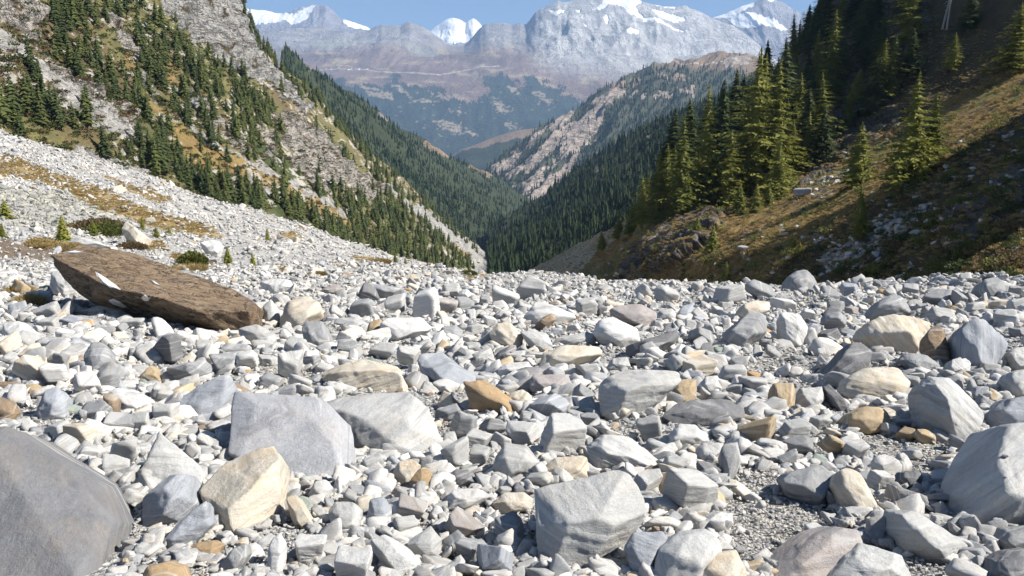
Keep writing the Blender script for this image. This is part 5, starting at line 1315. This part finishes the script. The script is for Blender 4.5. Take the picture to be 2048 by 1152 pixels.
def left_wall_trees():
    rg = np.random.default_rng(31)
    px, row = scatter_px(rg, 24000, (-60, -60, 1068, 590), lambda a, b: dens_wall(a, b) * np.clip(0.10 + 0.00065 * a + 0.0004 * b, 0.10, 0.8))
    p, ok = B.at(px, row); px, row, p = px[ok], row[ok], p[ok]
    # clearings stay open: few crowns reach up in front of a cliff or a chute
    up_ = row - 9.0 * F / p[:, 1] * 0.6
    c1, s1, g1 = wall_masks(px, up_)
    kp = ~((c1 | s1 | g1) & (rg.uniform(size=len(px)) < 0.72)) & (rg.uniform(size=len(px)) < np.clip(0.5 + 0.0007 * px, 0.5, 1.0))
    px, row, p = px[kp], row[kp], p[kp]
    # nothing under the debris field's own edge
    edge = interp(px, [(c[0], c[1]) for c in CREST], 1)
    vis = row < edge + 6
    px, row, p = px[vis], row[vis], p[vis]
    n = len(p)
    h = rg.uniform(4.5, 11.5, n) * np.where(px < 300, 1.0, 1.0)
    spx = h * F / p[:, 1]
    order = np.argsort(-spx); frame = (px > 0)
    top = [k for k in order if frame[k] and row[k] - spx[k] < 560 and row[k] > 5][:135]
    rest = np.setdiff1d(np.arange(n), top)
    prot = [tree_single('conifer', 10.0, 2.0, 500 + k, 17, 6, 2, [[M_SPRUCE, M_MIDG][k % 2], M_BARK], wispy=1.3, core=0.92) for k in range(5)] + [tree_single('conifer', 10.0, 2.1, 520 + k, 15, 6, 2, [M_MIDG, M_BARK], wispy=1.3, core=0.85) for k in range(2)]
    regions = [(lambda a, b: b > interp([a], [(c[0], c[1]) for c in CREST], 1)[0] - 75 and a < 560, 'conifer on the upper talus edge', 'conifers along the talus edge'),
               (lambda a, b: a < 300, 'conifer on the steep upper left slope', 'conifers of the upper left slope'),
               (lambda a, b: a < 560, 'conifer below the pale left cliff', 'conifers below the pale cliff'),
               (lambda a, b: True, 'conifer on the lower left wall', 'conifers of the lower left wall')]
    for k in top:
        v = rg.integers(0, len(prot))
        if rg.uniform() < 0.5: v = v % 5
        o = bpy.data.objects.new('conifer', prot[v]); COL.objects.link(o)
        s = h[k] / 10; w = s * rg.uniform(1.0, 1.45)
        o.location = p[k] - np.array([0, 0, 0.05 * h[k]]); o.scale = (w, w, s); o.rotation_euler = (rg.normal(0, 0.03), rg.normal(0, 0.03), rg.uniform(0, 6.28))
        for test, lab, grp in regions:
            if test(px[k], row[k]): tag(o, lab, 'conifer', grp); break
    for _, lab, grp in regions: number_group(grp, lab)
    r = rest; m = len(r)
    V = [tree_single('wall_tree', 1.0, 0.20, 700 + k, 12, 5, 2, [[M_SPRUCE, M_MIDG][k % 2], M_BARK], wispy=1.3, core=0.95) for k in range(6)] + [tree_single('wall_tree', 1.0, 0.21, 720 + k, 11, 5, 2, [M_MIDG, M_BARK], wispy=1.3, core=0.9) for k in range(2)]
    hh = h[r]; ww = hh * rg.uniform(1.0, 1.4, m)
    pp = p[r] - np.stack([0 * hh, 0 * hh, 0.05 * hh], -1)
    scatter('wall_forest', 'conifer forest spread over the cliffs and chutes of the left valley wall', pp, np.stack([ww, ww, hh], -1), np.stack([rg.normal(0, .03, m), rg.normal(0, .03, m), rg.uniform(0, 6.28, m)], -1), rg.integers(0, len(V), m), V)
    print('WALL', n)
    # low shrubs between
    px, row = scatter_px(rg, 20000, (-40, -40, 1060, 580), lambda a, b: np.where(wall_masks(a, b)[0] & (b < 170), 0.04, np.where(wall_masks(a, b)[1], 0.06, 0.4)))
    p, ok = B.at(px, row); p = p[ok]; m = len(p)
    V = [bush_mesh('shrub', 0.5, 0.42, 40 + k, 60, [M_HEATH, M_SHRUB, M_SPRUCE][k % 3], 0.20) for k in range(6)]
    s = rg.uniform(0.6, 2.6, m)
    scatter('wall_shrubs', 'low reddish and green shrubs on the left valley wall', p, np.stack([s * 1.3, s * 1.3, s], -1), np.stack([0 * s, 0 * s, rg.uniform(0, 6.28, m)], -1), rg.integers(0, 6, m), V)
def bush_mesh(name, r, h, seed, n, mat, leaf=0.08, wid=0.35):
    rg = np.random.default_rng(seed); v = []; f = []
    for k in range(n):
        a = rg.uniform(0, 6.28); q = r * math.sqrt(rg.uniform()); z = h * rg.uniform(0.05, 1.0) * (1 - 0.6 * (q / r) ** 2)
        c = np.array([q * math.cos(a), q * math.sin(a), z]); d = np.array([math.cos(a) * 0.6 * q / r + rg.normal(0, .3), math.sin(a) * 0.6 * q / r + rg.normal(0, .3), rg.uniform(0.4, 1.0)]); d /= np.linalg.norm(d)
        s = np.cross(d, rg.normal(size=3)); s /= np.linalg.norm(s)
        L = leaf * rg.uniform(0.8, 1.6); b = len(v)
        v.extend([c, c + d * L * .5 + s * L * wid, c + d * L, c + d * L * .5 - s * L * wid]); f.append((b, b + 1, b + 2)); f.append((b, b + 2, b + 3))
    return mesh_from(name, np.array(v), np.array(f, np.int32), [mat], False)
left_wall_trees()

# ---- big trees of the right hillside
def tree_kind(name, h, rad, seed, levels, per, segs, mat, **k):
    a, b = tree_mesh(name, h, rad, seed, levels, per, segs, [mat, M_BARK], parts=True, **k); return name, h, a, b
KIND = {'s1': tree_kind('spruce_tree', 20, 3.1, 1, 34, 9, 5, M_LARCH, droop=0.35, wispy=1.0, core=0.4), 's2': tree_kind('spruce_tree', 20, 2.7, 2, 34, 9, 5, M_LARCH, droop=0.4, wispy=0.95, core=0.4),
        's3': tree_kind('spruce_tree', 20, 3.6, 3, 34, 10, 5, M_LARCH, droop=0.3, wispy=0.9, core=0.4), 'l1': tree_kind('larch_tree', 20, 4.2, 4, 34, 8, 6, M_LARCH, droop=0.15, bare=0.12, wispy=0.8, core=0.3),
        'd1': tree_kind('spruce_tree', 20, 3.0, 5, 40, 8, 5, M_SPRUCE, droop=0.4), 'd2': tree_kind('spruce_tree', 20, 3.6, 6, 38, 8, 5, M_SPRUCE, droop=0.35), 'a1': tree_kind('larch_tree', 20, 4.6, 7, 30, 8, 5, M_AUTUMN, droop=0.1),
        'm1': tree_kind('young_spruce', 20, 5.2, 8, 26, 8, 5, M_LARCH, droop=0.2, bare=0.02), 'm2': tree_kind('young_larch', 20, 5.6, 9, 20, 7, 5, M_LARCH, droop=0.05, bare=0.04, wispy=0.7)}
def plant(kind, px, row_base, row_top, label, cat='conifer', group=None, sheet=None, width=1.0, sink=0.02):
    name, h0, mt, mc = KIND[kind]
    if sheet is None: sheet = G
    if sheet == 'debris':
        y, ok = hit([px], [row_base]); y = y[0]; u, t = ray(px, row_base); p = np.array([float(u) * y, y, float(ground(float(u) * y, y))])
    else:
        pp, ok = sheet.at([px], [row_base])
        if not ok[0]: print('TREE OFF', px, row_base); return
        p = pp[0]
    h = (row_base - row_top) / F * p[1] * 1.02
    e = bpy.data.objects.new(name, None); COL.objects.link(e)
    rg = np.random.default_rng(int(px * 7 + row_base))
    s = h / h0; w = s * width * rg.uniform(1.45, 1.75)
    e.location = p - np.array([0, 0, sink * h]); e.scale = (w, w, s); e.rotation_euler = (rg.normal(0, .03), rg.normal(0, .03), rg.uniform(0, 6.28))
    for n, m in (('trunk', mt), ('crown', mc)):
        link(n, m, parent=e)
    return tag(e, label, cat, group)
RT = [('s3', 1810, 372, 158, 'tall broad sunlit spruce standing alone in the middle of the right slope', 1.15), ('s1', 1862, 335, 196, 'narrower spruce just right of the tall lone broad spruce', 1.25),
      ('m1', 1716, 372, 250, 'short pointed spruce left of the tall lone broad spruce', 1.0), ('m1', 1722, 478, 365, 'tiny bright spruce below the short pointed spruce', .6),
      ('s3', 2022, 150, 22, 'broad spruce at the far right edge on the shadowed brow', 1.5), ('s2', 1660, 220, 40, 'tall slender spruce before the rocky cliff at the upper right', 1.3),
      ('m1', 1714, 205, 140, 'small bushy spruce right of the tall slender spruce', 1.3), ('l1', 1815, 105, -60, 'tall thin larch whose top leaves the frame at the upper right', 1.0),
      ('d1', 1745, 80, -80, 'dark spruce cut by the top edge near the upper right', 1.2), ('s1', 1316, 446, 300, 'slim spruce at the left foot of the big sunlit group', 1.1),
      ('s2', 1358, 440, 228, 'tall spruce second from the left in the big sunlit group', 1.15), ('s1', 1388, 425, 300, 'shorter sunlit spruce in front of the left part of the big group', 1.1),
      ('s2', 1412, 415, 178, 'tall dark green spruce inside the big sunlit group', 1.2), ('s1', 1454, 412, 262, 'slender spruce with a bent pale trunk in the big group', 1.15),
      ('s2', 1482, 400, 232, 'spruce with a straight pale trunk right of the bent one', 1.05), ('l1', 1500, 395, 110, 'tallest spruce of the big sunlit group', 1.0),
      ('s3', 1540, 385, 130, 'tall wide spruce at the right side of the big group', 1.0), ('s1', 1552, 398, 275, 'lower spruce in front of the right side of the big group', 1.2),
      ('l1', 1592, 300, 155, 'separate spruce right of the big sunlit group', 1.1), ('a1', 1578, 352, 248, 'autumn larch turning orange right of the big group', 1.2),
      ('m1', 1478, 425, 362, 'small bright young spruce at the foot of the big group', 1.0), ('m1', 1512, 425, 368, 'second small bright young spruce right of the first at the group foot', .9),
      ('m2', 1536, 415, 366, 'bushy young larch at the foot of the big group', 1.1), ('m2', 1420, 500, 445, 'pale green young larch below the rock outcrop top', 1.1),
      ('m2', 1450, 560, 520, 'small young larch at the lower edge of the golden slope', 1.0), ('m2', 1402, 480, 450, 'young larch on the rock outcrop shoulder', 1.2),
      ('m1', 1585, 500, 470, 'tiny conifer in the middle of the golden slope', 1.3), ('m1', 1600, 520, 488, 'tiny conifer just below another on the golden slope', 1.3),
      ('m2', 1240, 478, 428, 'small conifer on the pale slope crest left of the outcrop', 1.3), ('m2', 1262, 470, 408, 'conifer beside the outcrop on the pale slope crest', 1.2),
      ('s1', 1286, 450, 352, 'spruce at the upper end of the pale slope crest', 1.2), ('m2', 1205, 500, 462, 'small larch on the pale slope left of the outcrop', 1.3),
      ('d1', 1340, 400, 225, 'dark spruce behind the left part of the big group', 1.3), ('d2', 1382, 385, 205, 'dark spruce behind the second tree of the big group', 1.2),
      ('d1', 1435, 380, 170, 'dark spruce behind the middle of the big group', 1.3), ('d2', 1468, 330, 150, 'dark spruce behind the tallest spruce', 1.1),
      ('s2', 1520, 330, 118, 'sunlit spruce top rising behind the tallest spruce', 1.3), ('d2', 1560, 300, 100, 'dark spruce top behind the wide spruce', 1.2)]
for kd, a, b, c, lab, w in RT:
    plant(kd, a, b, c, lab, group='big conifers of the right hillside', width=w)
rg = np.random.default_rng(515)
FRONT = [(1290, 436), (1350, 424), (1430, 408), (1520, 392), (1600, 360), (1660, 320)]
BACK = [(1290, 425), (1350, 340), (1430, 250), (1500, 180), (1570, 120), (1620, 60), (1660, 0)]
spots = []
while len(spots) < 62:
    a = rg.uniform(1295, 1655); f_ = rg.uniform(0.0, 0.92) ** 1.2
    b0 = np.interp(a, [q[0] for q in FRONT], [q[1] for q in FRONT]); b1 = np.interp(a, [q[0] for q in BACK], [q[1] for q in BACK])
    b = float(b0 + (b1 - b0) * f_)
    if any(abs(a - q[0]) < 13 and abs(b - q[1]) < 30 for q in spots): continue
    spots.append((a, b)); hh_ = rg.uniform(75, 150) * (1 - 0.35 * f_)
    plant(['s1', 's2', 's3', 'd1', 'd2', 's1', 's3'][rg.integers(0, 7)], a, b, b - hh_, 'x', group='conifers of the stand on the right hillside', width=rg.uniform(0.9, 1.2))
# trees along the upper silhouette and in the shade of the right slope
rg = np.random.default_rng(9)
sil = G_SIL = [(1290, 425), (1350, 340), (1430, 250), (1500, 180), (1570, 120), (1620, 60), (1650, 5)]
for k in range(18):
    a = rg.uniform(1310, 1655); b = float(np.interp(a, [q[0] for q in sil], [q[1] for q in sil])) + rg.uniform(4, 60)
    hgt = rg.uniform(45, 95)
    plant(['s1', 's2', 'd1', 'd2', 'l1'][rg.integers(0, 5)], a, b, b - hgt, 'conifer crowded along the steep skyline of the right hillside', group='conifers on the right skyline', width=rg.uniform(1.0, 1.4))
for k in range(40):
    a = rg.uniform(1600, 2040); b = rg.uniform(10, 330) 
    if b > 330 - (a - 1600) * 0.62: continue
    plant(['d1', 'd2', 's1'][rg.integers(0, 3)], a, b, b - rg.uniform(60, 120), 'shaded conifer on the dark upper part of the right hillside', group='shaded conifers of the right hillside', width=rg.uniform(1.0, 1.5))

number_group('conifers of the stand on the right hillside', 'conifer of the right hillside stand')
number_group('conifers on the right skyline', 'conifer on the right skyline')
number_group('shaded conifers of the right hillside', 'shaded conifer on the right hillside')
# young conifers and shrubs
# bare dead trunks at the top right
rg = np.random.default_rng(90)
for a, b, tp, lab in ((1884, 60, -70, 'tall bare grey dead trunk at the upper right, the left one of two'), (1893, 62, -60, 'bare dead trunk close beside another at the upper right'), (1352, 440, 360, 'small dead grey snag at the foot of the big conifer group')):
    pp, ok = G.at([a], [b]); p = pp[0]; h = (b - tp) / F * p[1]; v, f = [], []
    def limb(p0, p1, r0, r1, n=5):
        d_ = Vector(p1 - p0); q = d_.to_track_quat('Z', 'Y'); s0 = len(v)
        for c_, r_ in ((p0, r0), ((p0 + p1) / 2 + rg.normal(0, .03 * d_.length, 3), (r0 + r1) / 2), (p1, r1)):
            for k in range(n): v.append(np.array(c_) + np.array(q @ Vector((r_ * math.cos(2 * math.pi * k / n), r_ * math.sin(2 * math.pi * k / n), 0))))
        for i in range(2):
            for k in range(n): f.append((s0 + i * n + k, s0 + i * n + (k + 1) % n, s0 + (i + 1) * n + (k + 1) % n, s0 + (i + 1) * n + k))
    limb(np.zeros(3), np.array([0.03 * h, 0, h]), 0.017 * h, 0.004 * h, 7)
    for k in range(16):
        z = h * rg.uniform(0.3, 0.95); al = rg.uniform(0, 6.28); L = h * rg.uniform(0.04, 0.13) * (1.2 - z / h)
        limb(np.array([0.03 * z, 0, z]), np.array([0.03 * z + L * math.cos(al), L * math.sin(al), z + L * rg.uniform(-.5, .3)]), 0.004 * h, 0.001 * h, 4)
    o = link('dead_tree', mesh_from('dead_tree', np.array(v), f, [M_DEAD], True), loc=p); tag(o, lab, 'dead tree')
YT = [('m2', 126, 478, 424, 'young yellow green larch behind the left end of the long brown boulder', 1.3), ('m2', 188, 470, 440, 'thin young larch right of the larch behind the long brown boulder', 1.2), ('m1', 285, 460, 432, 'small dark spruce above the tilted cream block', .8), ('m1', 313, 474, 450, 'low spruce right of the tilted cream block', 1.3),
      ('m2', 456, 524, 486, 'round little larch beside the white boulder on the left terrace', 1.2), ('m2', 506, 526, 496, 'little larch right of the round one on the left terrace', 1.0), ('m2', 12, 436, 398, 'green young conifer at the left edge of the terrace', 1.5), ('m2', 535, 482, 452, 'thin sapling alone on the middle of the talus', .7),
      ('m1', 792, 528, 500, 'small sapling near the right end of the talus', .8), ('m1', 811, 530, 514, 'tiny sapling right of the small one at the talus end', 1.0), ('m1', 5, 475, 445, 'dark little conifer cut by the left edge', 1.0), ('m2', 340, 470, 450, 'faint pale sapling at the end of the grass strip', .9)]
for kd, a, b, c, lab, w in YT:
    plant(kd, a, b, c, lab, 'sapling', 'young trees on the talus', sheet='debris', width=w)
SH = [(385, 530, 56, 28, M_SHRUB, 'yellow green shrub above the top of the long brown boulder'), (192, 462, 120, 30, M_HEATH, 'low purple brown heather mound on the left terrace'), (210, 468, 95, 24, M_SHRUB, 'green shrub mat in front of the purple heather'), (262, 498, 60, 18, M_HEATH, 'low brown shrub in front of the tilted cream block'),
      (38, 592, 34, 22, M_GRASS, 'tuft of green yellow grass at the left among grey rocks'), (58, 616, 34, 24, M_GRASS, 'lower tuft of dry grass at the left among grey rocks'), (78, 636, 22, 12, M_GRASS, 'smallest grass tuft at the left below the others'), (120, 496, 70, 14, M_GRASS, 'strip of straw coloured grass behind the long brown boulder'),
      (636, 548, 26, 9, M_GRASS, 'small grass tuft in the middle of the talus'), (375, 542, 70, 12, M_GRASS, 'dry grass under the yellow green shrub'), (755, 526, 50, 9, M_GRASS, 'ochre grass strip near the end of the talus'), (935, 552, 40, 10, M_SHRUB, 'green shrub strip at the crest of the debris field')]
for i_, (a, b, w, hpx, mt, lab) in enumerate(SH):
    y, ok = hit([a], [b]); y = float(y[0]); u, t = ray(a, b); x = float(u) * y
    wm = w * y / F; hm = hpx * y / F
    is_g = mt is M_GRASS
    me = bush_mesh('shrub', wm / 2, hm * (0.35 if is_g else 1.0), 800 + i_, 2600 if is_g else 2400, mt, 0.75 * hm if is_g else 0.16 * hm, 0.045 if is_g else 0.35)
    o = link('grass_tuft' if is_g else 'shrub', me, loc=(x, y, float(ground(x, y)) - 0.05))
    tag(o, lab, 'grass tuft' if is_g else 'shrub')
rg = np.random.default_rng(404)
px = rg.uniform(-40, 1000, 30000); row = rg.uniform(290, 570, 30000); k_ = zone(px, row, GRASSY, 14); px, row = px[k_], row[k_]
y, ok = hit(px, row); y, px, row = y[ok], px[ok], row[ok]; u, t = ray(px, row); m = len(y)
V = [bush_mesh('grass', 0.5, 0.25, 340 + k, 60, M_GRASS, 0.55, 0.09) for k in range(6)]
s = rg.uniform(0.12, 0.42, m)
scatter('dry_grass', 'golden dry grass growing between the stones of the left talus', xyz(u * y, y, ground(u * y, y)), np.stack([s, s, s * .8], -1), np.stack([0 * s, 0 * s, rg.uniform(0, 6.28, m)], -1), rg.integers(0, 6, m), V)
# shrubs and grass of the right hillside
def right_cover():
    rg = np.random.default_rng(66)
    px, row = scatter_px(rg, 2600, (1250, 180, 2048, 580), lambda a, b: np.where(b > interp(a, [(1250, 520), (1430, 405), (1560, 375), (1700, 315), (1850, 245), (2048, 145)], 1) - 15, np.where(fbm(xyz(a * .02, b * .03, 0), 3, 5) > 0.0, .75, .22), 0.05))
    p, ok = G.at(px, row); p = p[ok]; m = len(p)
    V = [bush_mesh('shrub', 0.5, 0.7, 140 + k, 150, [M_SHRUB, M_SPRUCE, M_SHRUB, M_HEATH][k % 4], 0.12) for k in range(8)]
    s = rg.uniform(0.35, 1.0, m) * rg.uniform(0.5, 2.0, m)
    scatter('hillside_shrubs', 'low shrubs scattered over the right hillside', p, np.stack([s * 1.4, s * 1.4, s], -1), np.stack([0 * s, 0 * s, rg.uniform(0, 6.28, m)], -1), rg.integers(0, 8, m), V)
    px, row = scatter_px(rg, 60000, (1040, 60, 2048, 590), lambda a, b: np.where(fbm(xyz(a * .02, b * .03, 3), 3, 15) > -0.1, .9, .4))
    shade_m = soft(px, row, PAINTED_SHADE, 10, 78, 0.04) & (rg.uniform(size=len(px)) < 0.8); px, row = px[~shade_m], row[~shade_m]  # grass thinned where the ground is painted dark as shade
    p, ok = G.at(px, row); p = p[ok]; m = len(p)
    V = [bush_mesh('grass', 0.5, 0.25, 240 + k, 60, M_GRASS, 0.55, 0.09) for k in range(6)]
    s = rg.uniform(0.2, 0.55, m)
    scatter('hillside_grass', 'dry golden grass on the right hillside', p, np.stack([s, s, s], -1), np.stack([0 * s, 0 * s, rg.uniform(0, 6.28, m)], -1), rg.integers(0, 6, m), V)
    # stones on the slope
    px, row = scatter_px(rg, 9000, (1040, 250, 2048, 590), lambda a, b: np.where(soft(a, b, RSTONE, 8, 79, 0.05), .95, np.where(soft(a, b, RPALE, 5, 74, .05), .25, .07)))
    p, ok = G.at(px, row); p = p[ok]; m = len(p)
    s = rg.uniform(0.25, 1.1, m) ** 1.4 * (p[:, 1] / 120) ** 0.5
    pal = np.array([(0.48, 0.47, 0.45), (0.38, 0.38, 0.37), (0.42, 0.38, 0.32)])
    scatter('hillside_stones', 'pale stones lying on the right hillside', p, np.stack([s, s, s], -1), rg.uniform(-.4, 6, (m, 3)) * np.array([.1, .1, 1]), rg.integers(0, 10, m), stone_variants(10, 2, 1800), pal[rg.integers(0, 3, m)])
right_cover()
def slab_on(sheet, px, row, w, hpx, kd, lab, seed):
    pp, ok = sheet.at([px], [row]); p = pp[0]; m = p[1] / F
    rg = np.random.default_rng(seed); q = rg.uniform(-1, 1, (11, 3)); q /= np.max(np.abs(q), axis=1)[:, None] ** .8; q *= np.array([w * m / 2, w * m / 2.4, hpx * m / 2])
    v, f, rc = rock_geometry(q, 4, 20, rg)
    o = link('boulder', mesh_from('boulder', v, f, [M_ROCK], True, attrs={'rc': ('FLOAT_VECTOR', rc)}), loc=p + np.array([0, 0, hpx * m * .3])); o.color = stone_tint(kd, rg)
    tag(o, lab, 'rock')
slab_on(G, 1488, 503, 34, 16, 'G', 'flat pale green grey slab lying on the golden right slope', 3)
slab_on(G, 1605, 400, 36, 24, 'G', 'dark boulder in the shade of the golden right slope', 4)
slab_on(B, 422, 294, 26, 20, 'G', 'lone grey boulder in the grassy chute of the left wall', 5)
y_, _ = hit([240], [385]); u_, t_q = ray(240, 385)
slabp = (float(u_) * float(y_[0]), float(y_[0]))
rg_ = np.random.default_rng(8); mq = float(y_[0]) / F
q_ = rg_.uniform(-1, 1, (11, 3)) * np.array([19 * mq, 16 * mq, 11 * mq]); v_, f_, rc_ = rock_geometry(q_, 4, 16, rg_)
o_ = link('boulder', mesh_from('boulder', v_, f_, [M_ROCK], True, attrs={'rc': ('FLOAT_VECTOR', rc_)}), loc=(slabp[0], slabp[1], float(ground(*slabp)) + 5 * mq)); o_.color = stone_tint('C', rg_)
tag(o_, 'large greenish cream boulder on the gold grass strip of the left talus', 'rock')

# ---- the tiny village on the far plateau
tw = NT('whitewashed_wall'); M_WHITE = tw.base((0.75, 0.73, 0.70, 1)); tr_ = NT('dark_roof'); M_ROOF = tr_.base((0.12, 0.09, 0.08, 1))
rg = np.random.default_rng(12)
hv = [(-.5, -.5, 0), (.5, -.5, 0), (.5, .5, 0), (-.5, .5, 0), (-.5, -.5, .6), (.5, -.5, .6), (.5, .5, .6), (-.5, .5, .6), (-.5, 0, 1), (.5, 0, 1)]
hf = [(0, 1, 5, 4), (2, 3, 7, 6), (1, 2, 6, 9, 5), (3, 0, 4, 8, 7), (4, 5, 9, 8), (6, 7, 8, 9)]
hm_ = mesh_from('house', hv, hf, [M_WHITE, M_ROOF], False); hm_.polygons[4].material_index = 1; hm_.polygons[5].material_index = 1
for k in range(26):
    a = 742 - abs(rg.normal(0, 1)) * 42; b = 141.5 + rg.normal(0, 1.6)
    pp, ok = D.at([a], [b])
    if not ok[0]: continue
    o = bpy.data.objects.new('chalet', hm_); COL.objects.link(o); s = rg.uniform(11, 20); o.location = pp[0] - np.array([0, 0, 2]); o.scale = (s * 1.3, s, s); o.rotation_euler = (0, 0, rg.normal(0, .3))
    tag(o, 'tiny chalet of the village on the far brown plateau', 'house', 'chalets of the far village')

number_group('chalets of the far village', 'tiny chalet of the far village')
# ---------------------------------------------------------------- air
hb = bpy.data.meshes.new('haze')
bm = bmesh.new(); bmesh.ops.create_cube(bm, size=1.0); bm.to_mesh(hb); bm.free()
hz = link('haze', hb); hz.scale = (44000, 30000, 4200); hz.location = (0, 9500, -1600 + 2100)
hm = bpy.data.materials.new('haze'); hm.use_nodes = True; ht = hm.node_tree; ht.nodes.clear()
ho = ht.nodes.new('ShaderNodeOutputMaterial'); hv_ = ht.nodes.new('ShaderNodeVolumePrincipled')
hv_.inputs['Color'].default_value = (0.38, 0.61, 1.0, 1)
hv_.inputs['Density'].default_value = 5.2e-5
hv_.inputs['Anisotropy'].default_value = 0.0
ht.links.new(hv_.outputs[0], ho.inputs['Volume'])
hb.materials.append(hm)
tag(hz, 'thin blue haze filling the air of the valley', kind='stuff')
